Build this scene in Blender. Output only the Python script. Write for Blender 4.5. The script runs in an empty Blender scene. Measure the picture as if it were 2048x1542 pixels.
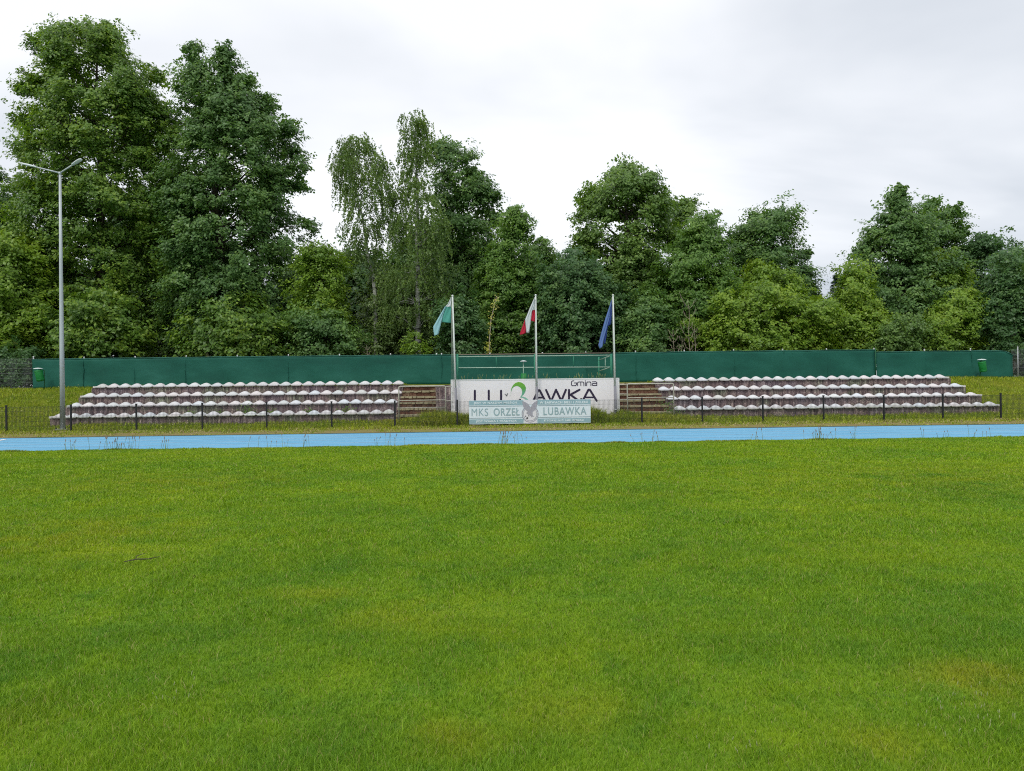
import bpy, math, random
import numpy as np
from mathutils import Matrix, Vector

R = math.radians
scn = bpy.context.scene
COL = scn.collection
rng = np.random.default_rng(7)
random.seed(7)

# ------------------------------------------------------------------ camera
FPX, W0, H0 = 1500.0, 2048.0, 1542.0
CAM_H, YAW, ROLL, PITCH = 1.6, 2.3, 0.66, 0.08
M3 = (Matrix.Rotation(R(-YAW), 3, 'Z') @ Matrix.Rotation(R(90 + PITCH), 3, 'X') @ Matrix.Rotation(R(-ROLL), 3, 'Z'))
cam_d = bpy.data.cameras.new('camera')
cam = bpy.data.objects.new('camera', cam_d)
COL.objects.link(cam)
cam.matrix_world = Matrix.Translation((0, 0, CAM_H)) @ M3.to_4x4()
cam_d.sensor_fit = 'HORIZONTAL'
cam_d.sensor_width = 36
cam_d.lens = 36 * FPX / W0
cam_d.clip_start = 0.05
cam_d.clip_end = 1500
scn.camera = cam


def at(x, y, Y):
    """point of the plane at distance Y that the photograph shows at pixel x, y"""
    d = M3 @ Vector(((x - W0 / 2) / FPX, (H0 / 2 - y) / FPX, -1))
    t = Y / d.y
    return Vector((d.x * t, Y, CAM_H + d.z * t))


def ground_at(x, y):
    d = M3 @ Vector(((x - W0 / 2) / FPX, (H0 / 2 - y) / FPX, -1))
    t = -CAM_H / d.z
    return Vector((d.x * t, d.y * t, 0))


# ------------------------------------------------------------------ sky, sun, exposure
SUN_EL, SUN_AZ = 52, 205      # azimuth clockwise from +Y: behind the camera, a little left
world = bpy.data.worlds.new('World')
scn.world = world
world.use_nodes = True
wn, wl = world.node_tree.nodes, world.node_tree.links
wn.clear()
w_out = wn.new('ShaderNodeOutputWorld')
w_sky = wn.new('ShaderNodeTexSky')
w_sky.sky_type = 'NISHITA'
w_sky.sun_disc = False
w_sky.sun_elevation = R(SUN_EL)
w_sky.sun_rotation = R(SUN_AZ)
w_bg1 = wn.new('ShaderNodeBackground')
w_bg1.inputs[1].default_value = 0.12
wl.new(w_sky.outputs[0], w_bg1.inputs[0])
w_tc = wn.new('ShaderNodeTexCoord')
w_sep = wn.new('ShaderNodeSeparateXYZ')
wl.new(w_tc.outputs['Generated'], w_sep.inputs[0])


def wmath(op, a, b):
    n = wn.new('ShaderNodeMath')
    n.operation = op
    for i, v in enumerate((a, b)):
        if isinstance(v, (int, float)):
            n.inputs[i].default_value = v
        else:
            wl.new(v, n.inputs[i])
    return n.outputs[0]


zc = wmath('ADD', wmath('MAXIMUM', w_sep.outputs[2], 0.0), 0.16)
cu = wmath('DIVIDE', w_sep.outputs[0], zc)
cv = wmath('DIVIDE', w_sep.outputs[1], zc)
w_cmb = wn.new('ShaderNodeCombineXYZ')
wl.new(cu, w_cmb.inputs[0])
wl.new(cv, w_cmb.inputs[1])
w_noise = wn.new('ShaderNodeTexNoise')
w_noise.inputs['Scale'].default_value = 0.75
w_noise.inputs['Detail'].default_value = 5
w_noise.inputs['Roughness'].default_value = 0.5
w_noise.inputs['Distortion'].default_value = 0.3
w_map = wn.new('ShaderNodeMapping')
w_map.inputs['Location'].default_value = (3.1, 1.7, 0)
w_map.inputs['Scale'].default_value = (0.8, 1.25, 1)
wl.new(w_cmb.outputs[0], w_map.inputs[0])
wl.new(w_map.outputs[0], w_noise.inputs['Vector'])
# thicker, greyer cloud towards the east (the right of the field) and near the horizon
bias = wmath('MULTIPLY', w_sep.outputs[0], 0.20)
bias = wmath('ADD', bias, wmath('MULTIPLY', wmath('SUBTRACT', 0.30, w_sep.outputs[2]), 0.25))
val = wmath('ADD', w_noise.outputs['Fac'], bias)
w_ramp = wn.new('ShaderNodeValToRGB')
cr = w_ramp.color_ramp
cr.elements[0].position = 0.42
cr.elements[0].color = (1.06, 1.08, 1.12, 1)
cr.elements[1].position = 0.86
cr.elements[1].color = (0.50, 0.56, 0.64, 1)
e = cr.elements.new(0.60)
e.color = (0.82, 0.86, 0.92, 1)
wl.new(val, w_ramp.inputs[0])
w_bg2 = wn.new('ShaderNodeBackground')
w_bg2.inputs[1].default_value = 1.0
wl.new(w_ramp.outputs[0], w_bg2.inputs[0])
w_mix = wn.new('ShaderNodeMixShader')
w_mix.inputs[0].default_value = 0.93
wl.new(w_bg1.outputs[0], w_mix.inputs[1])
wl.new(w_bg2.outputs[0], w_mix.inputs[2])
wl.new(w_mix.outputs[0], w_out.inputs[0])

sun_d = bpy.data.lights.new('sun', 'SUN')
sun_d.energy = 1.5
sun_d.angle = R(14)
sun_d.color = (1.0, 0.96, 0.88)
sun = bpy.data.objects.new('sun', sun_d)
COL.objects.link(sun)
az = R(SUN_AZ)
sdir = Vector((math.sin(az) * math.cos(R(SUN_EL)), math.cos(az) * math.cos(R(SUN_EL)), math.sin(R(SUN_EL))))
sun.rotation_euler = sdir.to_track_quat('Z', 'Y').to_euler()

scn.view_settings.view_transform = 'Standard'
scn.view_settings.look = 'None'
scn.view_settings.exposure = 0.0
scn.view_settings.gamma = 1.0
scn.render.engine = 'CYCLES'
scn.cycles.pixel_filter_type = 'BLACKMAN_HARRIS'
scn.cycles.filter_width = 1.1
scn.cycles.max_bounces = 6
scn.cycles.diffuse_bounces = 5
scn.cycles.glossy_bounces = 2
scn.cycles.transmission_bounces = 3
scn.cycles.use_denoising = False
scn.cycles.use_adaptive_sampling = True
scn.cycles.adaptive_threshold = 0.02


# ------------------------------------------------------------------ materials
def mat(name):
    m = bpy.data.materials.new(name)
    m.use_nodes = True
    return m, m.node_tree.nodes, m.node_tree.links, m.node_tree.nodes['Principled BSDF']


def simple(name, col, rough=0.6, metal=0.0, noise=0.0, nscale=8.0, bump=0.0, spec=0.4):
    m, n, l, b = mat(name)
    b.inputs['Base Color'].default_value = (*col, 1)
    b.inputs['Roughness'].default_value = rough
    b.inputs['Metallic'].default_value = metal
    b.inputs['Specular IOR Level'].default_value = spec
    if noise or bump:
        tc = n.new('ShaderNodeTexCoord')
        nz = n.new('ShaderNodeTexNoise')
        nz.inputs['Scale'].default_value = nscale
        nz.inputs['Detail'].default_value = 6
        l.new(tc.outputs['Object'], nz.inputs['Vector'])
        mx = n.new('ShaderNodeMix')
        mx.data_type = 'RGBA'
        mx.inputs[6].default_value = (*[c * (1 - noise) for c in col], 1)
        mx.inputs[7].default_value = (*[min(1, c * (1 + noise)) for c in col], 1)
        l.new(nz.outputs['Fac'], mx.inputs[0])
        l.new(mx.outputs[2], b.inputs['Base Color'])
        if bump:
            bp = n.new('ShaderNodeBump')
            bp.inputs['Strength'].default_value = bump
            bp.inputs['Distance'].default_value = 0.01
            l.new(nz.outputs['Fac'], bp.inputs['Height'])
            l.new(bp.outputs[0], b.inputs['Normal'])
    return m


def ramp(n, stops):
    r = n.new('ShaderNodeValToRGB')
    els = r.color_ramp.elements
    els[0].position, els[0].color = stops[0][0], (*stops[0][1], 1)
    els[1].position, els[1].color = stops[-1][0], (*stops[-1][1], 1)
    for p, c in stops[1:-1]:
        e = els.new(p)
        e.color = (*c, 1)
    return r


def mixc(n, l, fac, a, b, mode='MIX'):
    mx = n.new('ShaderNodeMix')
    mx.data_type = 'RGBA'
    mx.blend_type = mode
    for i, v in ((0, fac), (6, a), (7, b)):
        if isinstance(v, (int, float)):
            mx.inputs[i].default_value = v
        elif isinstance(v, tuple):
            mx.inputs[i].default_value = (*v, 1)
        else:
            l.new(v, mx.inputs[i])
    return mx.outputs[2]


def nmath(n, l, op, a, b=0.0, clamp=False):
    m = n.new('ShaderNodeMath')
    m.operation = op
    m.use_clamp = clamp
    for i, v in enumerate((a, b)):
        if isinstance(v, (int, float)):
            m.inputs[i].default_value = v
        else:
            l.new(v, m.inputs[i])
    return m.outputs[0]


def noise_tex(n, l, vec, scale, detail=4, rough=0.5):
    nz = n.new('ShaderNodeTexNoise')
    nz.inputs['Scale'].default_value = scale
    nz.inputs['Detail'].default_value = detail
    nz.inputs['Roughness'].default_value = rough
    l.new(vec, nz.inputs['Vector'])
    return nz.outputs['Fac']


def foliage(name, dark, mid, light, trans=0.42, rough=0.45, spec=0.5, patch=0.25):
    """leaf material: per-leaf colour from dark to light, broad patches of slightly other green, some light through"""
    m, n, l, b = mat(name)
    g = n.new('ShaderNodeNewGeometry')
    rp = ramp(n, [(0.0, dark), (0.5, mid), (1.0, light)])
    v = nmath(n, l, 'ADD', nmath(n, l, 'MULTIPLY', g.outputs['Random Per Island'], 0.45),
              nmath(n, l, 'MULTIPLY', nmath(n, l, 'SUBTRACT', noise_tex(n, l, g.outputs['Position'], patch * 2.4, 3, .6), 0.30), 1.35), True)
    l.new(v, rp.inputs[0])
    col = rp.outputs[0]
    l.new(col, b.inputs['Base Color'])
    b.inputs['Roughness'].default_value = rough
    b.inputs['Specular IOR Level'].default_value = spec
    t = n.new('ShaderNodeBsdfTranslucent')
    tc = mixc(n, l, 1.0, col, (1.15, 1.15, 0.45), 'MULTIPLY')
    l.new(tc, t.inputs[0])
    ms = n.new('ShaderNodeMixShader')
    ms.inputs[0].default_value = trans
    l.new(b.outputs[0], ms.inputs[1])
    l.new(t.outputs[0], ms.inputs[2])
    l.new(ms.outputs[0], n['Material Output'].inputs[0])
    return m


# lawn colour shared by the ground sheet and the blades: broad patches in world position
def lawn_color(n, l, pos, dark, mid, light, spots=True):
    a = noise_tex(n, l, pos, 0.33, 4, 0.55)
    c = noise_tex(n, l, pos, 1.9, 4, 0.6)
    f = nmath(n, l, 'ADD', nmath(n, l, 'MULTIPLY', a, 0.62), nmath(n, l, 'MULTIPLY', c, 0.38))
    # turf lightened and yellowed further out, its grazing-angle look put into the colour
    sy = n.new('ShaderNodeSeparateXYZ')
    l.new(pos, sy.inputs[0])
    f = nmath(n, l, 'ADD', f, nmath(n, l, 'MULTIPLY', nmath(n, l, 'SUBTRACT', nmath(n, l, 'MINIMUM', sy.outputs[1], 20.0), 6.0), 0.0050))
    rp = ramp(n, [(0.34, dark), (0.49, mid), (0.68, light)])
    l.new(f, rp.inputs[0])
    col = rp.outputs[0]
    blue = noise_tex(n, l, pos, 3.4, 3, 0.6)
    col = mixc(n, l, nmath(n, l, 'MULTIPLY', nmath(n, l, 'SUBTRACT', blue, 0.54, True), 2.2, True), col, (0.085, 0.25, 0.030))
    if spots:
        for (px, py, rad, sc, amt) in ((1930, 1365, 0.42, 1.0, 0.95), (1985, 1340, 0.3, 1.0, 0.7), (1140, 1420, 0.45, 1.0, 0.55), (905, 1480, 0.3, 1, 0.5),
                                       (300, 965, 2.2, 0.6, 0.45), (120, 1075, 1.6, 0.8, 0.5), (1900, 960, 3.0, 0.6, 0.4), (820, 1232, .5, .7, .4),
                                       (640, 1190, .4, .7, .4), (30, 1440, .35, 1, .5), (1270, 990, .9, .6, .35), (1780, 1490, .35, 1, .45)):
            p = ground_at(px, py)
            d = n.new('ShaderNodeVectorMath')
            d.operation = 'DISTANCE'
            sx = n.new('ShaderNodeVectorMath')
            sx.operation = 'MULTIPLY'
            l.new(pos, sx.inputs[0])
            sx.inputs[1].default_value = (sc, 1, 0)
            l.new(sx.outputs[0], d.inputs[0])
            d.inputs[1].default_value = (p.x * sc, p.y, 0)
            k = nmath(n, l, 'SUBTRACT', 1.0, nmath(n, l, 'DIVIDE', d.outputs['Value'], rad), True)
            k = nmath(n, l, 'MULTIPLY', nmath(n, l, 'MULTIPLY', k, nmath(n, l, 'MULTIPLY', nmath(n, l, 'SUBTRACT', c, 0.30, True), 5.0)), amt * .55, True)
            col = mixc(n, l, k, col, (0.36, 0.35, 0.020))
    return col


G_DARK, G_MID, G_LIGHT = (0.128, 0.285, 0.022), (0.198, 0.350, 0.017), (0.290, 0.410, 0.014)


def blade_mat(name, dark, mid, light, spots, dry=0.06, trans=0.35):
    m, n, l, b = mat(name)
    g = n.new('ShaderNodeNewGeometry')
    col = lawn_color(n, l, g.outputs['Position'], dark, mid, light, spots)
    rnd = g.outputs['Random Per Island']
    hv = ramp(n, [(0.0, (0.55, 0.62, 0.6)), (0.5, (1.0, 1.0, 1.0)), (1.0, (1.45, 1.35, 1.5))])
    l.new(rnd, hv.inputs[0])
    col = mixc(n, l, 1.0, col, hv.outputs[0], 'MULTIPLY')
    isdry = nmath(n, l, 'GREATER_THAN', nmath(n, l, 'FRACT', nmath(n, l, 'MULTIPLY', rnd, 37.7)), 1 - dry)
    col = mixc(n, l, nmath(n, l, 'MULTIPLY', isdry, 0.75), col, (0.42, 0.38, 0.14))
    l.new(col, b.inputs['Base Color'])
    b.inputs['Roughness'].default_value = 0.55
    b.inputs['Specular IOR Level'].default_value = 0.3
    t = n.new('ShaderNodeBsdfTranslucent')
    l.new(mixc(n, l, 1.0, col, (1.1, 1.1, 0.6), 'MULTIPLY'), t.inputs[0])
    ms = n.new('ShaderNodeMixShader')
    ms.inputs[0].default_value = trans
    l.new(b.outputs[0], ms.inputs[1])
    l.new(t.outputs[0], ms.inputs[2])
    l.new(ms.outputs[0], n['Material Output'].inputs[0])
    return m


M = {}
M['blade'] = blade_mat('lawn_blades', G_DARK, G_MID, G_LIGHT, True)
M['bank'] = blade_mat('bank_blades', (0.15, 0.26, 0.018), (0.24, 0.34, 0.018), (0.36, 0.42, 0.03), False, 0.08)
M['weed'] = blade_mat('weed_blades', (0.10, 0.18, 0.016), (0.20, 0.28, 0.018), (0.38, 0.40, 0.04), False, 0.10)
M['straw'] = simple('dry_straw', (0.38, 0.31, 0.15), 0.8, noise=0.3)
M['flower'] = simple('pale_yellow_flower', (0.72, 0.72, 0.30), 0.7)
M['seedhead'] = simple('pale_seed_head', (0.26, 0.31, 0.12), 0.7)
M['seedbrown'] = simple('brown_seed_head', (0.24, 0.17, 0.11), 0.8)

# ground sheet
m, n, l, b = mat('ground_soil_and_grass')
g = n.new('ShaderNodeNewGeometry')
pos = g.outputs['Position']
gc = lawn_color(n, l, pos, tuple(c * .75 for c in G_DARK), tuple(c * .8 for c in G_MID), tuple(c * .85 for c in G_LIGHT), True)
sep = n.new('ShaderNodeSeparateXYZ')
l.new(pos, sep.inputs[0])
fine = noise_tex(n, l, pos, 14, 5, 0.7)
wide = noise_tex(n, l, pos, 1.1, 4, 0.6)
# worn, dry strip beside the track
edge = nmath(n, l, 'ADD', sep.outputs[1], nmath(n, l, 'MULTIPLY', nmath(n, l, 'SUBTRACT', wide, 0.5), 2.2))
s1 = nmath(n, l, 'MULTIPLY', nmath(n, l, 'GREATER_THAN', sep.outputs[1], 26.0), nmath(n, l, 'SUBTRACT', 30.6, edge, True), True)
dryc = ramp(n, [(0.3, (0.17, 0.15, 0.055)), (0.5, (0.30, 0.235, 0.11)), (0.62, (0.20, 0.25, 0.04))])
l.new(nmath(n, l, 'ADD', nmath(n, l, 'MULTIPLY', fine, 0.5), nmath(n, l, 'MULTIPLY', wide, 0.5)), dryc.inputs[0])
bankc = ramp(n, [(0.3, (0.09, 0.13, 0.014)), (0.55, (0.17, 0.20, 0.018)), (0.75, (0.24, 0.23, 0.03))])
l.new(wide, bankc.inputs[0])
isbank = nmath(n, l, 'GREATER_THAN', sep.outputs[1], 24.0)
gc = mixc(n, l, isbank, gc, bankc.outputs[0])
gc = mixc(n, l, s1, gc, dryc.outputs[0])
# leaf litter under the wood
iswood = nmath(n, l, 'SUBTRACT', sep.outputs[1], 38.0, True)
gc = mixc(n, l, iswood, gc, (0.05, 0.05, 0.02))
gc = mixc(n, l, nmath(n, l, 'MULTIPLY', fine, 0.5), gc, (0.05, 0.06, 0.012))
l.new(gc, b.inputs['Base Color'])
b.inputs['Roughness'].default_value = 0.95
b.inputs['Specular IOR Level'].default_value = 0.1
M['ground'] = m

# blue track
m, n, l, b = mat('blue_track_coating')
g = n.new('ShaderNodeNewGeometry')
mp = n.new('ShaderNodeMapping')
mp.inputs['Scale'].default_value = (0.10, 2.4, 1)
l.new(g.outputs['Position'], mp.inputs[0])
st = noise_tex(n, l, mp.outputs[0], 2.2, 6, 0.7)
gr = noise_tex(n, l, g.outputs['Position'], 60, 3, 0.7)
f = nmath(n, l, 'ADD', nmath(n, l, 'MULTIPLY', st, 0.75), nmath(n, l, 'MULTIPLY', gr, 0.25))
rp = ramp(n, [(0.38, (0.105, 0.31, 0.49)), (0.5, (0.145, 0.385, 0.585)), (0.62, (0.225, 0.46, 0.65))])
l.new(f, rp.inputs[0])
l.new(rp.outputs[0], b.inputs['Base Color'])
b.inputs['Roughness'].default_value = 0.85
b.inputs['Specular IOR Level'].default_value = 0.2
M['track'] = m
M['lane'] = simple('worn_lane_paint', (0.50, 0.66, 0.78), 0.8, noise=0.25, nscale=3)
M['white_paint'] = simple('white_line_paint', (0.75, 0.78, 0.8), 0.8, noise=0.1)
M['kerb'] = simple('dark_track_kerb', (0.07, 0.08, 0.05), 0.9, noise=0.5, nscale=5)

# weathered concrete
m, n, l, b = mat('weathered_concrete')
tc = n.new('ShaderNodeTexCoord')
mp = n.new('ShaderNodeMapping')
mp.inputs['Scale'].default_value = (6.5, 6.5, 0.6)
l.new(tc.outputs['Object'], mp.inputs[0])
streak = noise_tex(n, l, mp.outputs[0], 1.6, 6, 0.75)
blot = noise_tex(n, l, tc.outputs['Object'], 0.7, 5, 0.6)
grain = noise_tex(n, l, tc.outputs['Object'], 22, 4, 0.7)
f = nmath(n, l, 'ADD', nmath(n, l, 'MULTIPLY', streak, 0.6), nmath(n, l, 'MULTIPLY', grain, 0.4))
rp = ramp(n, [(0.39, (0.035, 0.03, 0.038)), (0.48, (0.13, 0.108, 0.118)), (0.56, (0.25, 0.225, 0.225)), (0.62, (0.60, 0.58, 0.56))])
l.new(f, rp.inputs[0])
tint = ramp(n, [(0.35, (1.0, 0.92, 0.98)), (0.5, (1.1, 0.92, 0.86)), (0.65, (0.85, 1.0, 0.72))])
l.new(blot, tint.inputs[0])
cc = mixc(n, l, 1.0, rp.outputs[0], tint.outputs[0], 'MULTIPLY')
l.new(cc, b.inputs['Base Color'])
b.inputs['Roughness'].default_value = 0.95
bp = n.new('ShaderNodeBump')
bp.inputs['Strength'].default_value = 0.6
bp.inputs['Distance'].default_value = 0.015
l.new(grain, bp.inputs['Height'])
l.new(bp.outputs[0], b.inputs['Normal'])
M['concrete'] = m

# crumbling reddish steps
m, n, l, b = mat('crumbling_brown_step')
tc = n.new('ShaderNodeTexCoord')
a1 = noise_tex(n, l, tc.outputs['Object'], 2.6, 6, 0.7)
a2 = noise_tex(n, l, tc.outputs['Object'], 11, 5, 0.75)
f = nmath(n, l, 'ADD', nmath(n, l, 'MULTIPLY', a1, 0.55), nmath(n, l, 'MULTIPLY', a2, 0.45))
rp = ramp(n, [(0.38, (0.045, 0.018, 0.012)), (0.5, (0.13, 0.055, 0.035)), (0.58, (0.20, 0.13, 0.08)), (0.68, (0.36, 0.31, 0.22))])
l.new(f, rp.inputs[0])
l.new(rp.outputs[0], b.inputs['Base Color'])
b.inputs['Roughness'].default_value = 0.95
bp = n.new('ShaderNodeBump')
bp.inputs['Strength'].default_value = 1.0
bp.inputs['Distance'].default_value = 0.04
l.new(a2, bp.inputs['Height'])
l.new(bp.outputs[0], b.inputs['Normal'])
M['step'] = m
M['nosing'] = simple('mossy_step_edge', (0.30, 0.27, 0.17), 0.95, noise=0.55, nscale=6, bump=0.6)

# seats: white plastic, each with its own weathering
m, n, l, b = mat('white_seat_plastic')
oi = n.new('ShaderNodeObjectInfo')
tc = n.new('ShaderNodeTexCoord')
rp = ramp(n, [(0.0, (0.68, 0.70, 0.71)), (0.35, (0.60, 0.60, 0.62)), (0.6, (0.70, 0.655, 0.66)), (0.8, (0.62, 0.66, 0.71)), (1.0, (0.55, 0.55, 0.53))])
l.new(oi.outputs['Random'], rp.inputs[0])
ad = n.new('ShaderNodeVectorMath')
ad.operation = 'ADD'
l.new(tc.outputs['Object'], ad.inputs[0])
l.new(oi.outputs['Location'], ad.inputs[1])
dirt = noise_tex(n, l, ad.outputs[0], 5, 6, 0.7)
k = nmath(n, l, 'MULTIPLY', nmath(n, l, 'SUBTRACT', dirt, 0.52, True), 2.2, True)
l.new(mixc(n, l, k, rp.outputs[0], (0.40, 0.37, 0.30)), b.inputs['Base Color'])
b.inputs['Roughness'].default_value = 0.45
M['seat'] = m
M['ledge'] = simple('whitewashed_ledge', (0.62, 0.60, 0.57), 0.9, noise=0.25, nscale=6)

# green privacy fabric: woven, slightly faded in bands
m, n, l, b = mat('green_screen_fabric')
tc = n.new('ShaderNodeTexCoord')
mp = n.new('ShaderNodeMapping')
mp.inputs['Scale'].default_value = (0.35, 1, 0.9)
l.new(tc.outputs['Object'], mp.inputs[0])
a1 = noise_tex(n, l, mp.outputs[0], 1.3, 5, 0.65)
a2 = noise_tex(n, l, tc.outputs['Object'], 40, 2, 0.6)
f = nmath(n, l, 'ADD', nmath(n, l, 'MULTIPLY', a1, 0.8), nmath(n, l, 'MULTIPLY', a2, 0.2))
rp = ramp(n, [(0.33, (0.007, 0.074, 0.053)), (0.5, (0.010, 0.098, 0.069)), (0.68, (0.019, 0.128, 0.094))])
l.new(f, rp.inputs[0])
l.new(rp.outputs[0], b.inputs['Base Color'])
b.inputs['Roughness'].default_value = 0.7
b.inputs['Specular IOR Level'].default_value = 0.25
M['screen'] = m
M['hem'] = simple('faded_screen_hem', (0.05, 0.19, 0.15), 0.7, noise=0.3, nscale=3)

M['galv'] = simple('galvanised_steel', (0.42, 0.44, 0.45), 0.5, 0.4, noise=0.25, nscale=3)
M['galv_light'] = simple('light_pole_steel', (0.45, 0.49, 0.51), 0.5, 0.25, noise=0.18, nscale=1.2)
M['lamp_glass'] = simple('lamp_head_grey', (0.62, 0.66, 0.68), 0.35)
M['black_metal'] = simple('black_coated_steel', (0.012, 0.013, 0.015), 0.5)
M['wire'] = simple('dark_fence_wire', (0.03, 0.032, 0.03), 0.6)
M['rail'] = simple('weathered_rail_paint', (0.46, 0.45, 0.38), 0.7, 0.1, noise=0.3, nscale=4)
M['green_paint'] = simple('green_railing_paint', (0.03, 0.20, 0.12), 0.6, noise=0.3)
M['rail_top'] = simple('pale_green_rail_paint', (0.36, 0.50, 0.40), 0.6, noise=0.3)
M['rail_brown'] = simple('brown_wooden_rail', (0.20, 0.17, 0.13), 0.8, noise=0.4)
M['pole'] = simple('white_flagpole_paint', (0.66, 0.70, 0.66), 0.45, noise=0.1, nscale=2)
M['sleeve'] = simple('grey_pole_sleeve', (0.22, 0.22, 0.25), 0.6, noise=0.3)
M['rope'] = simple('thin_halyard', (0.30, 0.33, 0.28), 0.8)
M['board'] = simple('white_board_sheet', (0.80, 0.775, 0.79), 0.6, noise=0.05, nscale=1.0)
M['board_edge'] = simple('pale_board_edge', (0.75, 0.77, 0.76), 0.5)
M['navy'] = simple('dark_violet_lettering', (0.022, 0.014, 0.045), 0.6)
M['greyviolet'] = simple('grey_swallow_print', (0.16, 0.17, 0.19), 0.6)
m, n, l, b = mat('green_to_teal_print')
g = n.new('ShaderNodeNewGeometry')
sep = n.new('ShaderNodeSeparateXYZ')
l.new(g.outputs['Position'], sep.inputs[0])
rp = ramp(n, [(0.0, (0.30, 0.55, 0.46)), (0.35, (0.10, 0.38, 0.24)), (0.6, (0.10, 0.36, 0.05)), (1.0, (0.17, 0.42, 0.02))])
l.new(nmath(n, l, 'DIVIDE', nmath(n, l, 'SUBTRACT', sep.outputs[2], 1.02), 0.82, True), rp.inputs[0])
l.new(rp.outputs[0], b.inputs['Base Color'])
M['b_green'] = m
M['bn_white'] = simple('pale_banner_cloth', (0.66, 0.75, 0.80), 0.7, noise=0.08, nscale=2)
M['bn_teal'] = simple('grey_teal_banner_band', (0.26, 0.41, 0.46), 0.7, noise=0.22, nscale=3)  # uneven tone stands in for the shading of creases
M['bn_line'] = simple('grey_banner_line', (0.17, 0.27, 0.31), 0.7)
M['bn_letter'] = simple('grey_teal_banner_letters', (0.27, 0.40, 0.43), 0.7, noise=0.1)
M['bn_text'] = simple('white_banner_letters', (0.74, 0.82, 0.85), 0.7)
M['bn_eagle'] = simple('greyish_eagle_print', (0.33, 0.33, 0.38), 0.7, noise=0.35, nscale=18)
M['bn_black'] = simple('black_ball_patch', (0.02, 0.02, 0.025), 0.7)
M['bn_pale'] = simple('near_white_emblem_print', (0.68, 0.68, 0.72), 0.7)
M['bin_green'] = simple('green_bin_paint', (0.008, 0.20, 0.04), 0.5, noise=0.15)
M['bin_green_dark'] = simple('dark_green_post_paint', (0.008, 0.10, 0.04), 0.6)
M['bin_lid'] = simple('pale_bin_lid', (0.62, 0.70, 0.70), 0.5)
M['footing'] = simple('grey_footing', (0.25, 0.24, 0.22), 0.95, noise=0.3)
M['bark'] = simple('dark_bark', (0.060, 0.048, 0.036), 0.95, noise=0.5, nscale=5, bump=0.8)
M['bark_grey'] = simple('grey_bark', (0.15, 0.14, 0.12), 0.95, noise=0.4, nscale=5, bump=0.6)
M['twig_pale'] = simple('pale_dead_wood', (0.34, 0.28, 0.22), 0.9, noise=0.3)
m, n, l, b = mat('birch_bark')
tc = n.new('ShaderNodeTexCoord')
mp = n.new('ShaderNodeMapping')
mp.inputs['Scale'].default_value = (1, 1, 3.5)
l.new(tc.outputs['Object'], mp.inputs[0])
rp = ramp(n, [(0.40, (0.05, 0.05, 0.045)), (0.52, (0.34, 0.34, 0.31)), (0.7, (0.46, 0.46, 0.43))])
l.new(noise_tex(n, l, mp.outputs[0], 1.6, 5, 0.7), rp.inputs[0])
l.new(rp.outputs[0], b.inputs['Base Color'])
b.inputs['Roughness'].default_value = 0.85
M['birch_bark'] = m
for nm, c in (('flag_white', (0.70, 0.74, 0.74)), ('flag_teal', (0.10, 0.42, 0.34)), ('flag_lightblue', (0.36, 0.62, 0.66)),
              ('flag_red', (0.55, 0.012, 0.045)), ('flag_blue', (0.03, 0.07, 0.30)), ('flag_blue_lit', (0.14, 0.24, 0.52))):
    mm, n, l, b = mat(nm)
    b.inputs['Base Color'].default_value = (*c, 1)
    b.inputs['Roughness'].default_value = 0.75
    t = n.new('ShaderNodeBsdfTranslucent')
    t.inputs[0].default_value = (*c, 1)
    ms = n.new('ShaderNodeMixShader')
    ms.inputs[0].default_value = 0.3
    l.new(b.outputs[0], ms.inputs[1])
    l.new(t.outputs[0], ms.inputs[2])
    l.new(ms.outputs[0], n['Material Output'].inputs[0])
    M[nm] = mm

LEAF = {
    'linden': foliage('linden_leaves', (0.069, 0.153, 0.030), (0.140, 0.260, 0.041), (0.330, 0.458, 0.049)),
    'maple': foliage('maple_leaves', (0.065, 0.148, 0.046), (0.122, 0.239, 0.067), (0.245, 0.390, 0.085)),
    'birch': foliage('birch_leaves', (0.107, 0.182, 0.058), (0.171, 0.271, 0.080), (0.287, 0.395, 0.115)),
    'dark': foliage('dark_leaves', (0.050, 0.120, 0.043), (0.086, 0.187, 0.063), (0.187, 0.310, 0.089)),
    'bright': foliage('yellow_green_leaves', (0.121, 0.232, 0.032), (0.222, 0.360, 0.041), (0.377, 0.494, 0.054), 0.45),
    'mid': foliage('mid_green_leaves', (0.072, 0.165, 0.037), (0.138, 0.267, 0.051), (0.251, 0.403, 0.067), 0.45),
    'spruce': foliage('spruce_needles', (0.031, 0.071, 0.049), (0.059, 0.114, 0.076), (0.119, 0.177, 0.108), 0.1),
    'oak': foliage('warm_green_leaves', (0.094, 0.182, 0.047), (0.159, 0.277, 0.061), (0.287, 0.416, 0.081)),
    'yellow': foliage('yellowing_leaves', (0.350, 0.383, 0.068), (0.550, 0.550, 0.108), (0.550, 0.550, 0.189), 0.35),
}


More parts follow.
